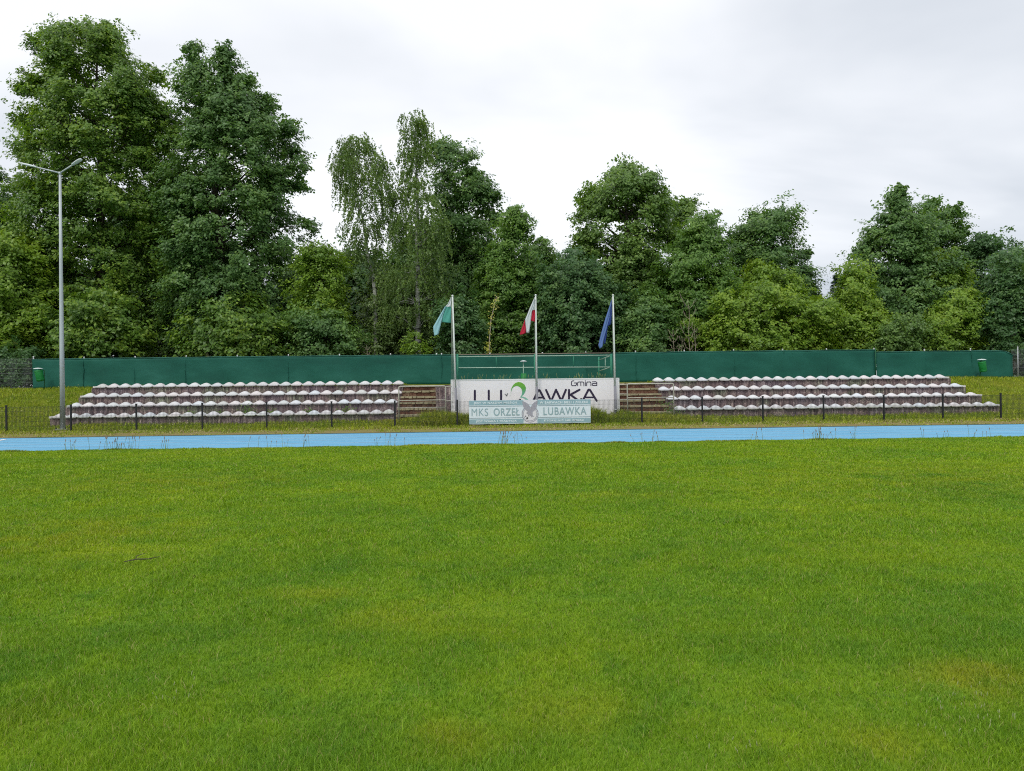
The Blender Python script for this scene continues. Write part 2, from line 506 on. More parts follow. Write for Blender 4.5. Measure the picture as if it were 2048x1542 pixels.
# ------------------------------------------------------------------ mesh helpers
class MB:
    def __init__(self):
        self.v, self.f, self.mi, self.smooth = [], [], [], []

    def add(self, verts, faces, mi=0, smooth=False):
        o = len(self.v)
        self.v += [tuple(v) for v in verts]
        self.f += [tuple(i + o for i in f) for f in faces]
        self.mi += [mi] * len(faces)
        self.smooth += [smooth] * len(faces)

    def box(self, a, b, mi=0):
        x0, y0, z0 = a
        x1, y1, z1 = b
        self.add([(x0, y0, z0), (x1, y0, z0), (x1, y1, z0), (x0, y1, z0), (x0, y0, z1), (x1, y0, z1), (x1, y1, z1), (x0, y1, z1)],
                 [(0, 3, 2, 1), (4, 5, 6, 7), (0, 1, 5, 4), (1, 2, 6, 5), (2, 3, 7, 6), (3, 0, 4, 7)], mi)

    def tube(self, pts, rads, sides=8, cap=True, mi=0, smooth=True):
        pts = [Vector(p) for p in pts]
        if isinstance(rads, (int, float)):
            rads = [rads] * len(pts)
        vs, fs = [], []
        prev = None
        for i, p in enumerate(pts):
            d = (pts[min(i + 1, len(pts) - 1)] - pts[max(i - 1, 0)])
            d = d.normalized() if d.length > 1e-9 else Vector((0, 0, 1))
            if prev is None:
                ref = Vector((0, 1, 0)) if abs(d.y) < 0.9 else Vector((1, 0, 0))
                u = d.cross(ref).normalized()
            else:
                u = (prev - d * prev.dot(d))
                u = u.normalized() if u.length > 1e-6 else d.orthogonal().normalized()
            prev = u
            w = d.cross(u)
            for k in range(sides):
                a = 2 * math.pi * k / sides
                vs.append(p + (u * math.cos(a) + w * math.sin(a)) * rads[i])
        for i in range(len(pts) - 1):
            for k in range(sides):
                k2 = (k + 1) % sides
                fs.append((i * sides + k, i * sides + k2, (i + 1) * sides + k2, (i + 1) * sides + k))
        self.add(vs, fs, mi, smooth)
        if cap:
            o = len(self.v) - len(vs)
            self.f.append(tuple(o + k for k in reversed(range(sides))))
            self.f.append(tuple(o + (len(pts) - 1) * sides + k for k in range(sides)))
            self.mi += [mi, mi]
            self.smooth += [False, False]

    def build(self, name, mats, parent=None, loc=(0, 0, 0)):
        me = bpy.data.meshes.new(name)
        me.from_pydata(self.v, [], self.f)
        for m_ in (mats if isinstance(mats, (list, tuple)) else [mats]):
            me.materials.append(m_)
        me.polygons.foreach_set('material_index', self.mi)
        me.polygons.foreach_set('use_smooth', self.smooth)
        me.update()
        return link(name, me, parent, loc)


def link(name, data, parent=None, loc=(0, 0, 0)):
    o = bpy.data.objects.new(name, data)
    COL.objects.link(o)
    if parent is not None:
        o.parent = parent
    o.location = loc
    return o


def tag(o, label=None, cat=None, group=None, kind=None):
    if label: o['label'] = label
    if cat: o['category'] = cat
    if group: o['group'] = group
    if kind: o['kind'] = kind
    return o


def thing(name, label, cat, loc=(0, 0, 0), group=None):
    o = bpy.data.objects.new(name, None)
    COL.objects.link(o)
    o.location = loc
    o.empty_display_size = 0.2
    return tag(o, label, cat, group)


def np_mesh(name, verts, nper, mats, parent=None, loc=(0, 0, 0), midx=None, smooth=False):
    """verts: (N, nper, 3): N separate faces of nper corners"""
    N = verts.shape[0]
    me = bpy.data.meshes.new(name)
    me.vertices.add(N * nper)
    me.vertices.foreach_set('co', np.ascontiguousarray(verts, dtype=np.float32).ravel())
    me.loops.add(N * nper)
    me.loops.foreach_set('vertex_index', np.arange(N * nper, dtype=np.int32))
    me.polygons.add(N)
    me.polygons.foreach_set('loop_start', np.arange(0, N * nper, nper, dtype=np.int32))
    me.polygons.foreach_set('loop_total', np.full(N, nper, dtype=np.int32))
    for m_ in (mats if isinstance(mats, (list, tuple)) else [mats]):
        me.materials.append(m_)
    if midx is not None:
        me.polygons.foreach_set('material_index', midx.astype(np.int32))
    me.update(calc_edges=True)
    return link(name, me, parent, loc)


def unit(a):
    return a / np.maximum(np.linalg.norm(a, axis=-1, keepdims=True), 1e-9)


# ------------------------------------------------------------------ ground, track
Y_NEAR, Y_FAR = 20.7, 26.6          # the blue track
Y_FENCE = 30.0
ROW_Y = [31.75, 32.9, 34.0, 35.1]
LX0, LX1 = at(99, 828, 31.75).x, at(790.5, 822, 31.75).x     # left stand
RX0, RX1 = at(1347, 815, 31.75).x, at(1999, 808, 31.75).x    # right stand
ROW_Z = [0.50, 0.92, 1.33, 1.75]
BACK_Y = 36.0
Y_SCREEN = 36.9


def hgt(X, Y):
    X, Y = np.asarray(X, float), np.asarray(Y, float)
    h = np.interp(Y, [29.5, 30.4, 31.6, 35.9, 37.2, 60], [0, 0.03, 0.14, 1.66, 1.80, 1.9])
    inside = ((X > LX0 + .05) & (X < RX1 - .05)).astype(float)
    cut = np.interp(Y, [31.8, 32.2, 35.6, 36.0], [0, .35, .35, 0])
    bump = 0.05 * np.sin(X * .9 + Y) * np.sin(Y * 1.7 - X * .4) * np.interp(Y, [29.5, 31, 36, 37], [0, 1, 1, 0])
    return h - inside * cut + bump * (1 - inside)


xs = np.unique(np.concatenate([np.linspace(-260, -40, 12), np.linspace(-40, 40, 161), np.linspace(40, 260, 12),
                               [LX0 + .049, LX0 + .051, RX1 - .051, RX1 - .049]]))
ys = np.unique(np.concatenate([np.linspace(-60, 20, 9), np.linspace(26, 38, 49), np.linspace(38, 420, 24)]))
gx, gy = np.meshgrid(xs, ys)
gz = hgt(gx, gy)
vv = np.stack([gx, gy, gz], -1).reshape(-1, 3)
nx, ny = len(xs), len(ys)
ff = [(j * nx + i, j * nx + i + 1, (j + 1) * nx + i + 1, (j + 1) * nx + i) for j in range(ny - 1) for i in range(nx - 1)]
gb = MB()
gb.add(vv.tolist(), ff, 0, True)
tag(gb.build('ground', M['ground']), kind='structure')

tb = MB()
segx = np.linspace(-90, 90, 121)
near = Y_NEAR + 0.02 * np.sin(segx * 1.3) * np.sin(segx * .37) + 0.02 * np.sin(segx * 5.1)
tb.add([(x, y, 0.012) for x, y in zip(segx, near)] + [(x, Y_FAR, 0.012) for x in segx],
       [(i, i + 1, 121 + i + 1, 121 + i) for i in range(120)])
tag(tb.build('running_track', M['track']), kind='structure')
lb = MB()
for k in range(1, 5):
    y = Y_NEAR + 0.25 + k * 1.14
    lb.add([(-90, y, .016), (90, y, .016), (90, y + .05, .016), (-90, y + .05, .016)], [(0, 1, 2, 3)])
tag(lb.build('lane_lines', M['lane']), kind='structure')
pa, pb = ground_at(-60, 893), ground_at(14, 880)
wb = MB()
wb.add([(pa.x, pa.y, .020), (pb.x, pb.y, .020), (pb.x - .2, pb.y + .12, .020), (pa.x - .2, pa.y + .12, .020)], [(0, 1, 2, 3)])
tag(wb.build('road_marking', M['white_paint']), kind='structure')
kb = MB()
kb.box((-90, Y_FAR, -0.05), (90, Y_FAR + .07, 0.03))
tag(kb.build('kerb', M['kerb']), kind='structure')


# ------------------------------------------------------------------ grass
def blades(x, y, z, h, w, lean, two=False):
    """grass blades as tapering strips; returns face arrays"""
    n_ = len(x)
    a = rng.uniform(0, 2 * np.pi, n_)
    fx, fy = np.cos(a) * w / 2, np.sin(a) * w / 2
    la = rng.uniform(0, 2 * np.pi, n_)
    lx, ly = np.cos(la) * lean, np.sin(la) * lean
    base = np.stack([x, y, z], -1)
    s = np.stack([fx, fy, np.zeros(n_)], -1)
    mid = base + np.stack([lx * .35, ly * .35, h * .6], -1)
    tip = base + np.stack([lx, ly, h], -1)
    if not two:
        return np.stack([base - s, base + s, tip + s * .15, mid - s * .6], 1)
    return np.stack([base - s, base + s, mid + s * .8, mid - s * .8], 1), np.stack([mid - s * .8, mid + s * .8, tip, tip], 1)


def blade_mesh(name, mats, x, y, z, h, w, lean, midx=None):
    """connected two-segment blades: five vertices, one quad and one triangle each"""
    n_ = len(x)
    a = rng.uniform(0, 2 * np.pi, n_)
    s = np.stack([np.cos(a) * w / 2, np.sin(a) * w / 2, np.zeros(n_)], -1)
    la = rng.uniform(0, 2 * np.pi, n_)
    d = np.stack([np.cos(la) * lean, np.sin(la) * lean, np.zeros(n_)], -1)
    base = np.stack([x, y, z], -1)
    up = np.stack([np.zeros(n_), np.zeros(n_), h], -1)
    mid = base + d * .3 + up * .62
    tip = base + d + up
    V = np.stack([base - s, base + s, mid + s * .85, mid - s * .85, tip], 1)
    me = bpy.data.meshes.new(name)
    me.vertices.add(n_ * 5)
    me.vertices.foreach_set('co', V.astype(np.float32).ravel())
    me.loops.add(n_ * 7)
    li = (np.arange(n_)[:, None] * 5 + np.array([0, 1, 2, 3, 3, 2, 4])[None]).astype(np.int32)
    me.loops.foreach_set('vertex_index', li.ravel())
    me.polygons.add(n_ * 2)
    ls = (np.arange(n_)[:, None] * 7 + np.array([0, 4])[None]).astype(np.int32)
    me.polygons.foreach_set('loop_start', ls.ravel())
    me.polygons.foreach_set('loop_total', np.tile(np.array([4, 3], dtype=np.int32), n_))
    for m_ in (mats if isinstance(mats, (list, tuple)) else [mats]):
        me.materials.append(m_)
    if midx is not None:
        me.polygons.foreach_set('material_index', np.repeat(midx, 2).astype(np.int32))
    me.update(calc_edges=True)
    return link(name, me)


def vnoise(x, y, s, seed=0):
    """cheap smooth value noise 0..1"""
    r = np.random.default_rng(seed)
    T = r.random((64, 64))
    u, v = x * s + 500, y * s + 500
    i, j = np.floor(u).astype(int), np.floor(v).astype(int)
    fu, fv = u - i, v - j
    fu, fv = fu * fu * (3 - 2 * fu), fv * fv * (3 - 2 * fv)
    g_ = lambda a, c: T[a % 64, c % 64]
    return (g_(i, j) * (1 - fu) + g_(i + 1, j) * fu) * (1 - fv) + (g_(i, j + 1) * (1 - fu) + g_(i + 1, j + 1) * fu) * fv


LX, LY, LH, LW, LL = [], [], [], [], []
for (y0, y1, dens, hh, ww) in ((1.9, 3.6, 19000, .027, .0030), (3.6, 5.2, 13000, .028, .0038), (5.2, 7.5, 7500, .029, .0056), (7.5, 10.5, 4200, .030, .0085),
                               (10.5, 14.5, 2400, .032, .012), (14.5, 20.75, 1400, .033, .018)):
    hw = 0.74 * y1 + 1.4
    n_ = int(2 * hw * (y1 - y0) * dens)
    x = rng.uniform(-hw, hw, n_) + 0.04 * (y0 + y1) / 2
    y = rng.uniform(y0, y1, n_)
    k = np.abs(x - 0.04 * y) < 0.72 * y + 1.3
    x, y = x[k], y[k]
    hn = 0.55 + 0.75 * vnoise(x, y, 1.3, 1) + 0.35 * vnoise(x, y, 5.0, 2)
    tuft = vnoise(x, y, 2.6, 5)
    hn = np.where(tuft > .82, hn * 1.35, hn)
    h = hh * hn * rng.uniform(.45, 1.25, len(x))
    tall = rng.random(len(x)) < 0.012
    h = np.where(tall, h * 2.0, h)
    LX.append(x); LY.append(y); LH.append(h)
    LW.append(ww * rng.uniform(.6, 1.3, len(x)))
    LL.append(h * rng.uniform(.1, 1.1, len(x)))
LX, LY, LH, LW, LL = map(np.concatenate, (LX, LY, LH, LW, LL))
lawn = blade_mesh('grass', M['blade'], LX, LY, np.full(len(LX), -.002), LH, LW, LL)
tag(lawn, 'mown green playing field grass with yellowish patches', 'grass', kind='stuff')
del LX, LY, LH, LW, LL


def seed_stalks(name, spots, label, cat, mats, hr=(.08, .2), w=.003, headr=.006, nper=1):
    b_ = MB()
    for (x, y, z) in spots:
        h = random.uniform(*hr)
        dx, dy = random.gauss(0, h * .18), random.gauss(0, h * .18)
        p = [(x, y, z), (x + dx * .4, y + dy * .4, z + h * .55), (x + dx, y + dy, z + h)]
        b_.tube(p, [w, w * .8, w * .5], 3, False, 0)
        q = Vector(p[2])
        hl = h * .28
        dr = Vector((dx, dy, h)).normalized()
        b_.tube([q - dr * hl * .4, q + dr * hl * .1, q + dr * hl * .5, q + dr * hl * .9], [headr * .3, headr, headr * .8, headr * .1], 5, False, 1)
    o = b_.build(name, mats)
    return tag(o, label, cat, kind='stuff')


sp = []
for _ in range(42):
    px, py = random.gauss(1935, 60), random.gauss(1440, 36)
    p = ground_at(px, py)
    sp.append((p.x, p.y, 0))
for _ in range(12):
    p = ground_at(random.gauss(1480, 40), random.gauss(1510, 15)); sp.append((p.x, p.y, 0))
for _ in range(10):
    p = ground_at(random.gauss(345, 25), random.gauss(1405, 20)); sp.append((p.x, p.y, 0))
seed_stalks('seed_head_grass', sp, 'pale grass seed heads standing in the near lawn', 'grass', [M['bank'], M['seedhead']], (.04, .075), .0010, .0028)

# uneven tufts along the near edge of the track
n_ = 26000
x = rng.uniform(-18, 20, n_)
y = Y_NEAR + rng.normal(-.04, .05, n_) + 0.06 * np.sin(x * 1.7)
tn = vnoise(x, x * 0, 1.6, 9)
h = (.02 + .05 * np.clip(tn - .45, 0, 1) * 1.6) * rng.uniform(.4, 1.3, n_)
o = blade_mesh('edge_weeds', M['weed'], x, y, np.full(n_, 0.0), h, rng.uniform(.008, .018, n_), h * rng.uniform(.1, .9, n_))
tag(o, 'ragged green grass fringe along the near edge of blue track', 'grass', kind='stuff')
sp = []
for cx, k, sd in ((230, 26, 40), (135, 6, 20), (610, 5, 12), (520, 8, 60), (1005, 14, 14), (780, 10, 30), (1030, 10, 30), (1310, 8, 30), (1640, 20, 26), (1512, 6, 12), (1710, 4, 8), (1960, 6, 30), (1880, 6, 30), (330, 5, 10)):
    for _ in range(k):
        px = random.gauss(cx, sd * .5)
        X = at(px, 890, Y_NEAR).x
        sp.append((X, Y_NEAR + random.uniform(-.05, .25), 0.01))
seed_stalks('track_edge_stalks', sp, 'thin dark weed stalks sticking up at the near track edge', 'weeds', [M['weed'], M['seedbrown']], (.10, .34), .005, .010)

# grass on the bank, taller towards the board in the middle
def keep_off(x, y):
    inl = (x > LX0) & (x < LX1) & (y > ROW_Y[0] - .02) & (y < BACK_Y)
    inr = (x > RX0) & (x < RX1) & (y > ROW_Y[0] - .02) & (y < BACK_Y)
    inc = (x > LX1 - .01) & (x < RX0 + .01) & (y > 31.75)
    return ~(inl | inr | inc)


n_ = 230000
x = rng.uniform(-31, 34, n_)
y = rng.uniform(29.0, 36.85, n_)
k = keep_off(x, y) & ((y > 29.9) | (rng.random(n_) < (y - 29.0) / 1.2))
x, y = x[k], y[k]
z = hgt(x, y) - .01
cn = vnoise(x, y, .8, 3)
cf = vnoise(x, y, 3.0, 4)
h = (.05 + .10 * cn + .10 * np.clip(cf - .55, 0, 1)) * rng.uniform(.4, 1.3, len(x))
h = np.where((y > 31.1) & (y < 31.8), h * 1.3, h)
o = blade_mesh('bank_grass', M['bank'], x, y, z, h, rng.uniform(.012, .03, len(x)), h * rng.uniform(.2, 1.0, len(x)))
tag(o, 'rough yellowish grass on the bank around the two seat blocks', 'grass', kind='stuff')

n_ = 34000
x = rng.uniform(LX1 - .6, RX0 + 1.2, n_)
y = rng.uniform(30.05, 31.6, n_)
k = rng.random(n_) < np.interp(x, [LX1 - .6, LX1 + .3, 6.3, RX0 + 1.2], [.15, 1, 1, .15])
x, y = x[k], y[k]
mid = np.interp(x, [LX1 - .6, LX1 + 1.2, -2.5, 5.0, 6.2, RX0 + 1.2], [.25, .45, .85, .85, .55, .3])
cn = vnoise(x, y, 1.7, 6)
h = mid * (.45 + .6 * cn) * rng.uniform(.35, 1.0, len(x)) * np.interp(y, [30, 30.6], [.5, 1])
o = blade_mesh('tall_weeds', M['weed'], x, y, hgt(x, y) - .01, h, rng.uniform(.014, .035, len(x)), h * rng.uniform(.1, .6, len(x)))
tag(o, 'tall overgrown weeds in front of the white board', 'weeds', kind='stuff')

# straw and dead grass under the fence
n_ = 26000
x = rng.uniform(-30, 32, n_)
y = rng.normal(29.75, .35, n_)
k = (y > 27.2) & (vnoise(x, y, 1.1, 8) + rng.random(n_) * .6 > .75)
x, y = x[k], y[k]
h = rng.uniform(.02, .10, len(x))
o = blade_mesh('dry_grass', [M['straw'], M['bank']], x, y, hgt(x, y), h, rng.uniform(.015, .03, len(x)), h * rng.uniform(.6, 2.2, len(x)),
               (rng.random(len(x)) < .4).astype(int))
tag(o, 'dry straw coloured grass along the foot of the black fence', 'grass', kind='stuff')

n_ = 60000
x = rng.uniform(-30, 32, n_)
y = rng.uniform(Y_FAR + .09, 30.1, n_)
k = vnoise(x, y, 1.4, 14) * .6 + vnoise(x, y, 6, 15) * .4 + (y - 28.2) * .10 + rng.random(n_) * .25 > .66
x, y = x[k], y[k]
h = rng.uniform(.02, .06, len(x))
o = blade_mesh('verge_grass', [M['bank'], M['straw']], x, y, hgt(x, y), h, rng.uniform(.012, .026, len(x)), h * rng.uniform(.4, 1.5, len(x)),
               (rng.random(len(x)) < .25).astype(int))
tag(o, 'thin patchy short grass between the blue track and the black fence', 'grass', kind='stuff')

# small yellow-white flowers scattered in the bank grass
n_ = 1000
x = rng.uniform(-30, 33, n_)
y = rng.uniform(30.1, 36.5, n_)
k = keep_off(x, y) & (vnoise(x, y, .9, 11) + rng.random(n_) * .45 > .72)
x, y = x[k], y[k]
z = hgt(x, y) + np.where((x > -3.5) & (x < 6.6) & (y < 31.6), rng.uniform(.15, .65, len(x)), rng.uniform(.08, .22, len(x)))
c = np.stack([x, y, z], -1)
s = rng.uniform(.008, .020, len(x))[:, None]
nrm = unit(rng.normal(0, 1, (len(x), 3)) * .6 + np.array([0, -.6, .8]))
u = unit(np.cross(nrm, rng.normal(0, 1, (len(x), 3))))
v = np.cross(nrm, u)
o = np_mesh('bank_flowers', np.stack([c - u * s, c - v * s, c + u * s, c + v * s], 1), 4, M['flower'])
tag(o, 'tiny pale yellow wildflowers scattered over the grassy bank', 'flowers', kind='stuff')

# fallen twig on the lawn
p = ground_at(282, 1129)
tw = MB()
tw.tube([p + Vector((-.14, -.03, .035)), p + Vector((-.04, 0, .05)), p + Vector((.06, .02, .045)), p + Vector((.15, .05, .06))], [.004, .006, .005, .002], 5)
tw.tube([p + Vector((-.05, 0, .05)), p + Vector((-.06, .05, .07)), p + Vector((.0, .09, .085))], [.004, .004, .002], 5)
tag(tw.build('twig', M['bark']), 'small dark forked twig lying on the lawn', 'twig')

# ------------------------------------------------------------------ seat terraces
ENDS = {'l': [(98.5, 106), (134, 139), (161, 166), (187, 192)], 'r': [(1992, 1999.5), (1955, 1964), (1922, 1931), (1890, 1898.5)]}
def terrace(X0, X1, name, label, outer):
    t = thing(name, label, 'terrace', ((X0 + X1) / 2, ROW_Y[0], 0), 'concrete seat terraces')
    for i in range(4):
        b_ = MB()
        y1 = ROW_Y[i + 1] if i < 3 else BACK_Y
        z0 = -0.1 if i == 0 else ROW_Z[i - 1] - .15
        # riser front slightly broken up into cast panels
        n_p = 12
        w = (X1 - X0) / n_p
        for j in range(n_p):
            off = random.uniform(0, .012)
            b_.box((X0 + j * w + .004, ROW_Y[i] + off, z0), (X0 + (j + 1) * w - .004, y1 + (.05 if i < 3 else 0), ROW_Z[i]))
        o = b_.build('tier', M['concrete'], t)
        o.location = -t.location
        c = MB()
        e0, e1 = ENDS[outer][i]
        e0 = at(e0, 820, ROW_Y[i]).x; e1 = at(e1, 820, ROW_Y[i]).x
        c.box((e0, ROW_Y[i] - .03, ROW_Z[i] + .002), (e1, ROW_Y[i] + .40, ROW_Z[i] + .085))
        q = c.build('ledge', M['ledge'], o)
    return t


terrace(LX0, LX1, 'seat_terrace', 'stepped concrete terrace under the four seat rows left of the board', 'l')
terrace(RX0, RX1, 'seat_terrace', 'stepped concrete terrace under the four seat rows right of the board', 'r')

# seat: domed white plastic bucket with a thick front lip
SEAT_W = .502
def seat_mesh():
    b_ = MB()
    nu, nv = 17, 9
    D = .37
    vs = []
    for j in range(nv):
        v_ = j / (nv - 1)
        for i in range(nu):
            u_ = -1 + 2 * i / (nu - 1)
            hw = SEAT_W / 2 * (1 - .10 * max(0, v_ - .7) / .3)
            front = math.sin(min(1, v_ / .75) * math.pi / 2) ** 1.3
            arch = (1 - abs(u_) ** 1.9) * .55 + .45 * math.cos(u_ * math.pi / 2)
            dish = -.018 * math.exp(-((u_ / .45) ** 2)) * math.exp(-((v_ - .35) / .2) ** 2)
            z_ = .074 + .122 * arch * front * (1 - .35 * max(0, v_ - .8) / .2) + dish
            vs.append((u_ * hw, v_ * D - .035 - .012 * (1 - abs(u_) ** 4), z_))
    fs = [(j * nu + i, j * nu + i + 1, (j + 1) * nu + i + 1, (j + 1) * nu + i) for j in range(nv - 1) for i in range(nu - 1)]
    b_.add(vs, fs, 0, True)
    # skirt
    ring = [(0, i) for i in range(nu)] + [(j, nu - 1) for j in range(1, nv)] + [(nv - 1, i) for i in range(nu - 2, -1, -1)] + [(j, 0) for j in range(nv - 2, 0, -1)]
    top = [vs[j * nu + i] for j, i in ring]
    mid = [(x * 1.0, y - (.008 if y < 0 else 0), .040) for x, y, z in top]
    bot = [(x * .80, y + (.004 if y < 0 else -.004), .002) for x, y, z in top]
    k = len(ring)
    b_.add(top + mid + bot, [(r_ * k + (i + 1) % k, r_ * k + i, (r_ + 1) * k + i, (r_ + 1) * k + (i + 1) % k) for r_ in range(2) for i in range(k)], 0, False)
    return b_


seat0 = seat_mesh().build('stadium_chair', M['seat'])
ORD = ['first', 'second', 'third', 'fourth', 'fifth', 'sixth', 'seventh', 'eighth', 'ninth', 'tenth', 'eleventh', 'twelfth', 'thirteenth',
       'fourteenth', 'fifteenth', 'sixteenth', 'seventeenth', 'eighteenth', 'nineteenth', 'twentieth', 'twenty-first', 'twenty-second',
       'twenty-third', 'twenty-fourth', 'twenty-fifth', 'twenty-sixth', 'twenty-seventh']
ROWN = ['lowest', 'second-lowest', 'third-lowest', 'top']
# pixel of first and last seat centre in each row, at the height of the ledge
SEATS = {'left': [(117, 832, 776.6, 826), (149, 811, 783, 806), (177, 791, 792.7, 787), (202, 773, 796.4, 769)],
         'right': [(1360.5, 817, 1983, 809), (1345, 797, 1946, 789), (1328, 780, 1914, 773), (1317, 763, 1882, 758)]}
first = True
for side in ('left', 'right'):
    for r in range(4):
        xa, ya, xb, yb = SEATS[side][r]
        A = at(xa, ya, ROW_Y[r]).x
        B = at(xb, yb, ROW_Y[r]).x
        for k in range(27):
            X = A + (B - A) * k / 26
            o = seat0 if first else seat0.copy()
            if not first:
                COL.objects.link(o)
            first = False
            o.location = (X + random.uniform(-.006, .006), ROW_Y[r] - .045 + random.uniform(-.008, .008), ROW_Z[r] + .004)
            o.rotation_euler = (random.uniform(-.02, .02), random.uniform(-.012, .012), random.uniform(-.02, .02))
            o.scale = (abs(B - A) / 26 / .532, 1, random.uniform(.95, 1.04))
            n_o = ORD[k] if k < 14 else ORD[26 - k]
            end = 'left' if k < 14 else 'right'
            tag(o, f'white plastic seat, {n_o} from the {end} end of the {ROWN[r]} row, {side} stand', 'seat', 'white seats on the terraces')

# ------------------------------------------------------------------ steps
def stairs(X0, X1, label):
    t = thing('stone_steps', label, 'steps', ((X0 + X1) / 2, 31.8, 0), 'brown steps beside the board')
    lv = [.46, .72, .97, 1.22, 1.47, 1.72]
    for i, z1 in enumerate(lv):
        y0 = 31.8 + i * .66
        b_ = MB()
        z0 = -.1 if i == 0 else lv[i - 1] - .1
        n_p = 5
        w = (X1 - X0) / n_p
        for j in range(n_p):
            dz = random.uniform(-.02, .006)
            b_.box((X0 + j * w + .006, y0 + random.uniform(0, .05), z0), (X0 + (j + 1) * w - .006, y0 + .70 if i < 5 else 36.3, z1 - .05 + dz))
        o = b_.build('step', M['step'], t)
        o.location = -t.location
        c = MB()
        for j in range(9):
            w2 = (X1 - X0) / 9
            c.box((X0 + j * w2, y0 - random.uniform(.0, .05), z1 - random.uniform(.075, .10)), (X0 + (j + 1) * w2 - random.uniform(0, .04), y0 + (.68 if i < 5 else 4.4 - i * .66 + .0), z1 - random.uniform(0, .015)))
        c.build('nosing', M['nosing'], o)
    return t


stairs(LX1 + .012, -2.0, 'crumbling reddish brown steps left of the white board')
stairs(5.0, RX0 - .012, 'crumbling reddish brown steps right of the white board')
# low stage behind the board
b_ = MB()
b_.box((-1.98, 32.2, -.1), (4.98, 36.3, 1.70))
tag(b_.build('concrete_stage', M['concrete']), 'raised concrete stage behind the white board', 'stage')
sp = []
for cx, k, sd in ((925, 6, 12), (960, 8, 18), (1005, 14, 14), (1040, 6, 12), (1090, 10, 12), (1165, 34, 24), (1200, 12, 10), (985, 10, 50), (1130, 10, 50)):
    for _ in range(k):
        px = random.gauss(cx, sd * .6)
        if 912 < px < 1225:
            Y = random.uniform(32.4, 33.1)
            sp.append((at(px, 755, Y).x, Y, 1.69))
seed_stalks('stage_weeds', sp, 'sparse brownish weeds growing on the stage behind the board', 'weeds', [M['weed'], M['seedhead']], (.14, .42), .006, .008)

# ------------------------------------------------------------------ black mesh fence
FX = [13, 142, 273, 405, 533.5, 663.5, 790, 915, 1041, 1163, 1284, 1405, 1526, 1647.5, 1768, 1886, 2002]
fx = [at(p, 853 - (p - 1024) * .0135, Y_FENCE).x for p in FX]
fx = [fx[0] - 2 * 2.52, fx[0] - 2.52] + fx + [fx[-1] + 2.5, fx[-1] + 5.0]
fence = thing('mesh_fence', 'low black wire mesh fence along the running track', 'fence', (0, Y_FENCE, 0))
for i, x in enumerate(fx):
    b_ = MB()
    r_ = .032
    b_.box((x - r_, Y_FENCE - .02, -.05), (x + r_, Y_FENCE + .03, 1.08))
    o = b_.build('post', M['black_metal'], fence, (0, -Y_FENCE, 0))
    c = MB()
    c.box((x - .038, Y_FENCE - .03, 1.08), (x + .038, Y_FENCE + .036, 1.10))
    c.build('cap', M['black_metal'], o)
for i in range(len(fx) - 1):
    b_ = MB()
    a, c = fx[i] + .035, fx[i + 1] - .035
    nw = max(2, int((c - a) / .05))
    r_ = .0035
    for k in range(nw + 1):
        x = a + (c - a) * k / nw
        b_.box((x - r_, Y_FENCE - r_, .02), (x + r_, Y_FENCE + r_, 1.04))
    for z_ in (.05, .25, .45, .65, .85, 1.01):
        b_.box((a, Y_FENCE - .008, z_ - r_), (c, Y_FENCE - .0028, z_ + r_))
    b_.build('mesh_panel', M['wire'], fence, (0, -Y_FENCE, 0))

# ------------------------------------------------------------------ flat printed lettering
def text_obj(name, body, x, y, z, h, width, material, parent, off=0.0, spacing=1.0, tilt=0.0):
    cu_ = bpy.data.curves.new(name, 'FONT')
    cu_.body = body
    cu_.size = 1.0
    cu_.offset = off
    cu_.space_character = spacing
    cu_.extrude = 0.002
    tmp = bpy.data.objects.new('tmp', cu_)
    COL.objects.link(tmp)
    dg = bpy.context.evaluated_depsgraph_get()
    me = bpy.data.meshes.new_from_object(tmp.evaluated_get(dg))
    bpy.data.objects.remove(tmp)
    co = np.empty(len(me.vertices) * 3, dtype=np.float32)
    me.vertices.foreach_get('co', co)
    co = co.reshape(-1, 3)
    mn, mx_ = co.min(0), co.max(0)
    sx = width / (mx_[0] - mn[0])
    sz = h / (mx_[1] - mn[1])
    out = np.zeros_like(co)
    out[:, 0] = x + (co[:, 0] - mn[0]) * sx
    out[:, 2] = z + (co[:, 1] - mn[1]) * sz + tilt * (co[:, 0] - mn[0]) * sx
    out[:, 1] = y - co[:, 2] * 0.5
    me.vertices.foreach_set('co', out.ravel())
    me.materials.clear()
    me.materials.append(material)
    me.update()
    return link(name, me, parent)


def stroke(b_, pts, w, y, mi=0, closed=False):
    """thick round-ended line drawn on the plane at y"""
    T = .004
    for i in range(len(pts) - 1):
        a = Vector((pts[i][0], 0, pts[i][1])); c = Vector((pts[i + 1][0], 0, pts[i + 1][1]))
        d = (c - a)
        if d.length < 1e-6: continue
        d.normalize()
        nrm = Vector((-d.z, 0, d.x)) * (w / 2)
        yy = y - .0006 * (i % 5)
        q = [a - nrm, c - nrm, c + nrm, a + nrm]
        b_.add([(p.x, yy, p.z) for p in q] + [(p.x, yy + T, p.z) for p in q],
               [(0, 1, 2, 3), (0, 4, 5, 1), (1, 5, 6, 2), (2, 6, 7, 3), (3, 7, 4, 0)], mi)
    for i, p in enumerate(pts):
        n_ = 12
        yy = y - .0036 - .0005 * (i % 3)
        b_.add([(p[0] + math.cos(2 * math.pi * k / n_) * w / 2, yy, p[1] + math.sin(2 * math.pi * k / n_) * w / 2) for k in range(n_)],
               [tuple(range(n_))], mi)


def poly(b_, pts, y, mi=0, t=.004):
    n_ = len(pts)
    b_.add([(p[0], y, p[1]) for p in pts] + [(p[0], y + t, p[1]) for p in pts],
           [tuple(range(n_))] + [(i, i + n_, (i + 1) % n_ + n_, (i + 1) % n_) for i in range(n_)], mi)


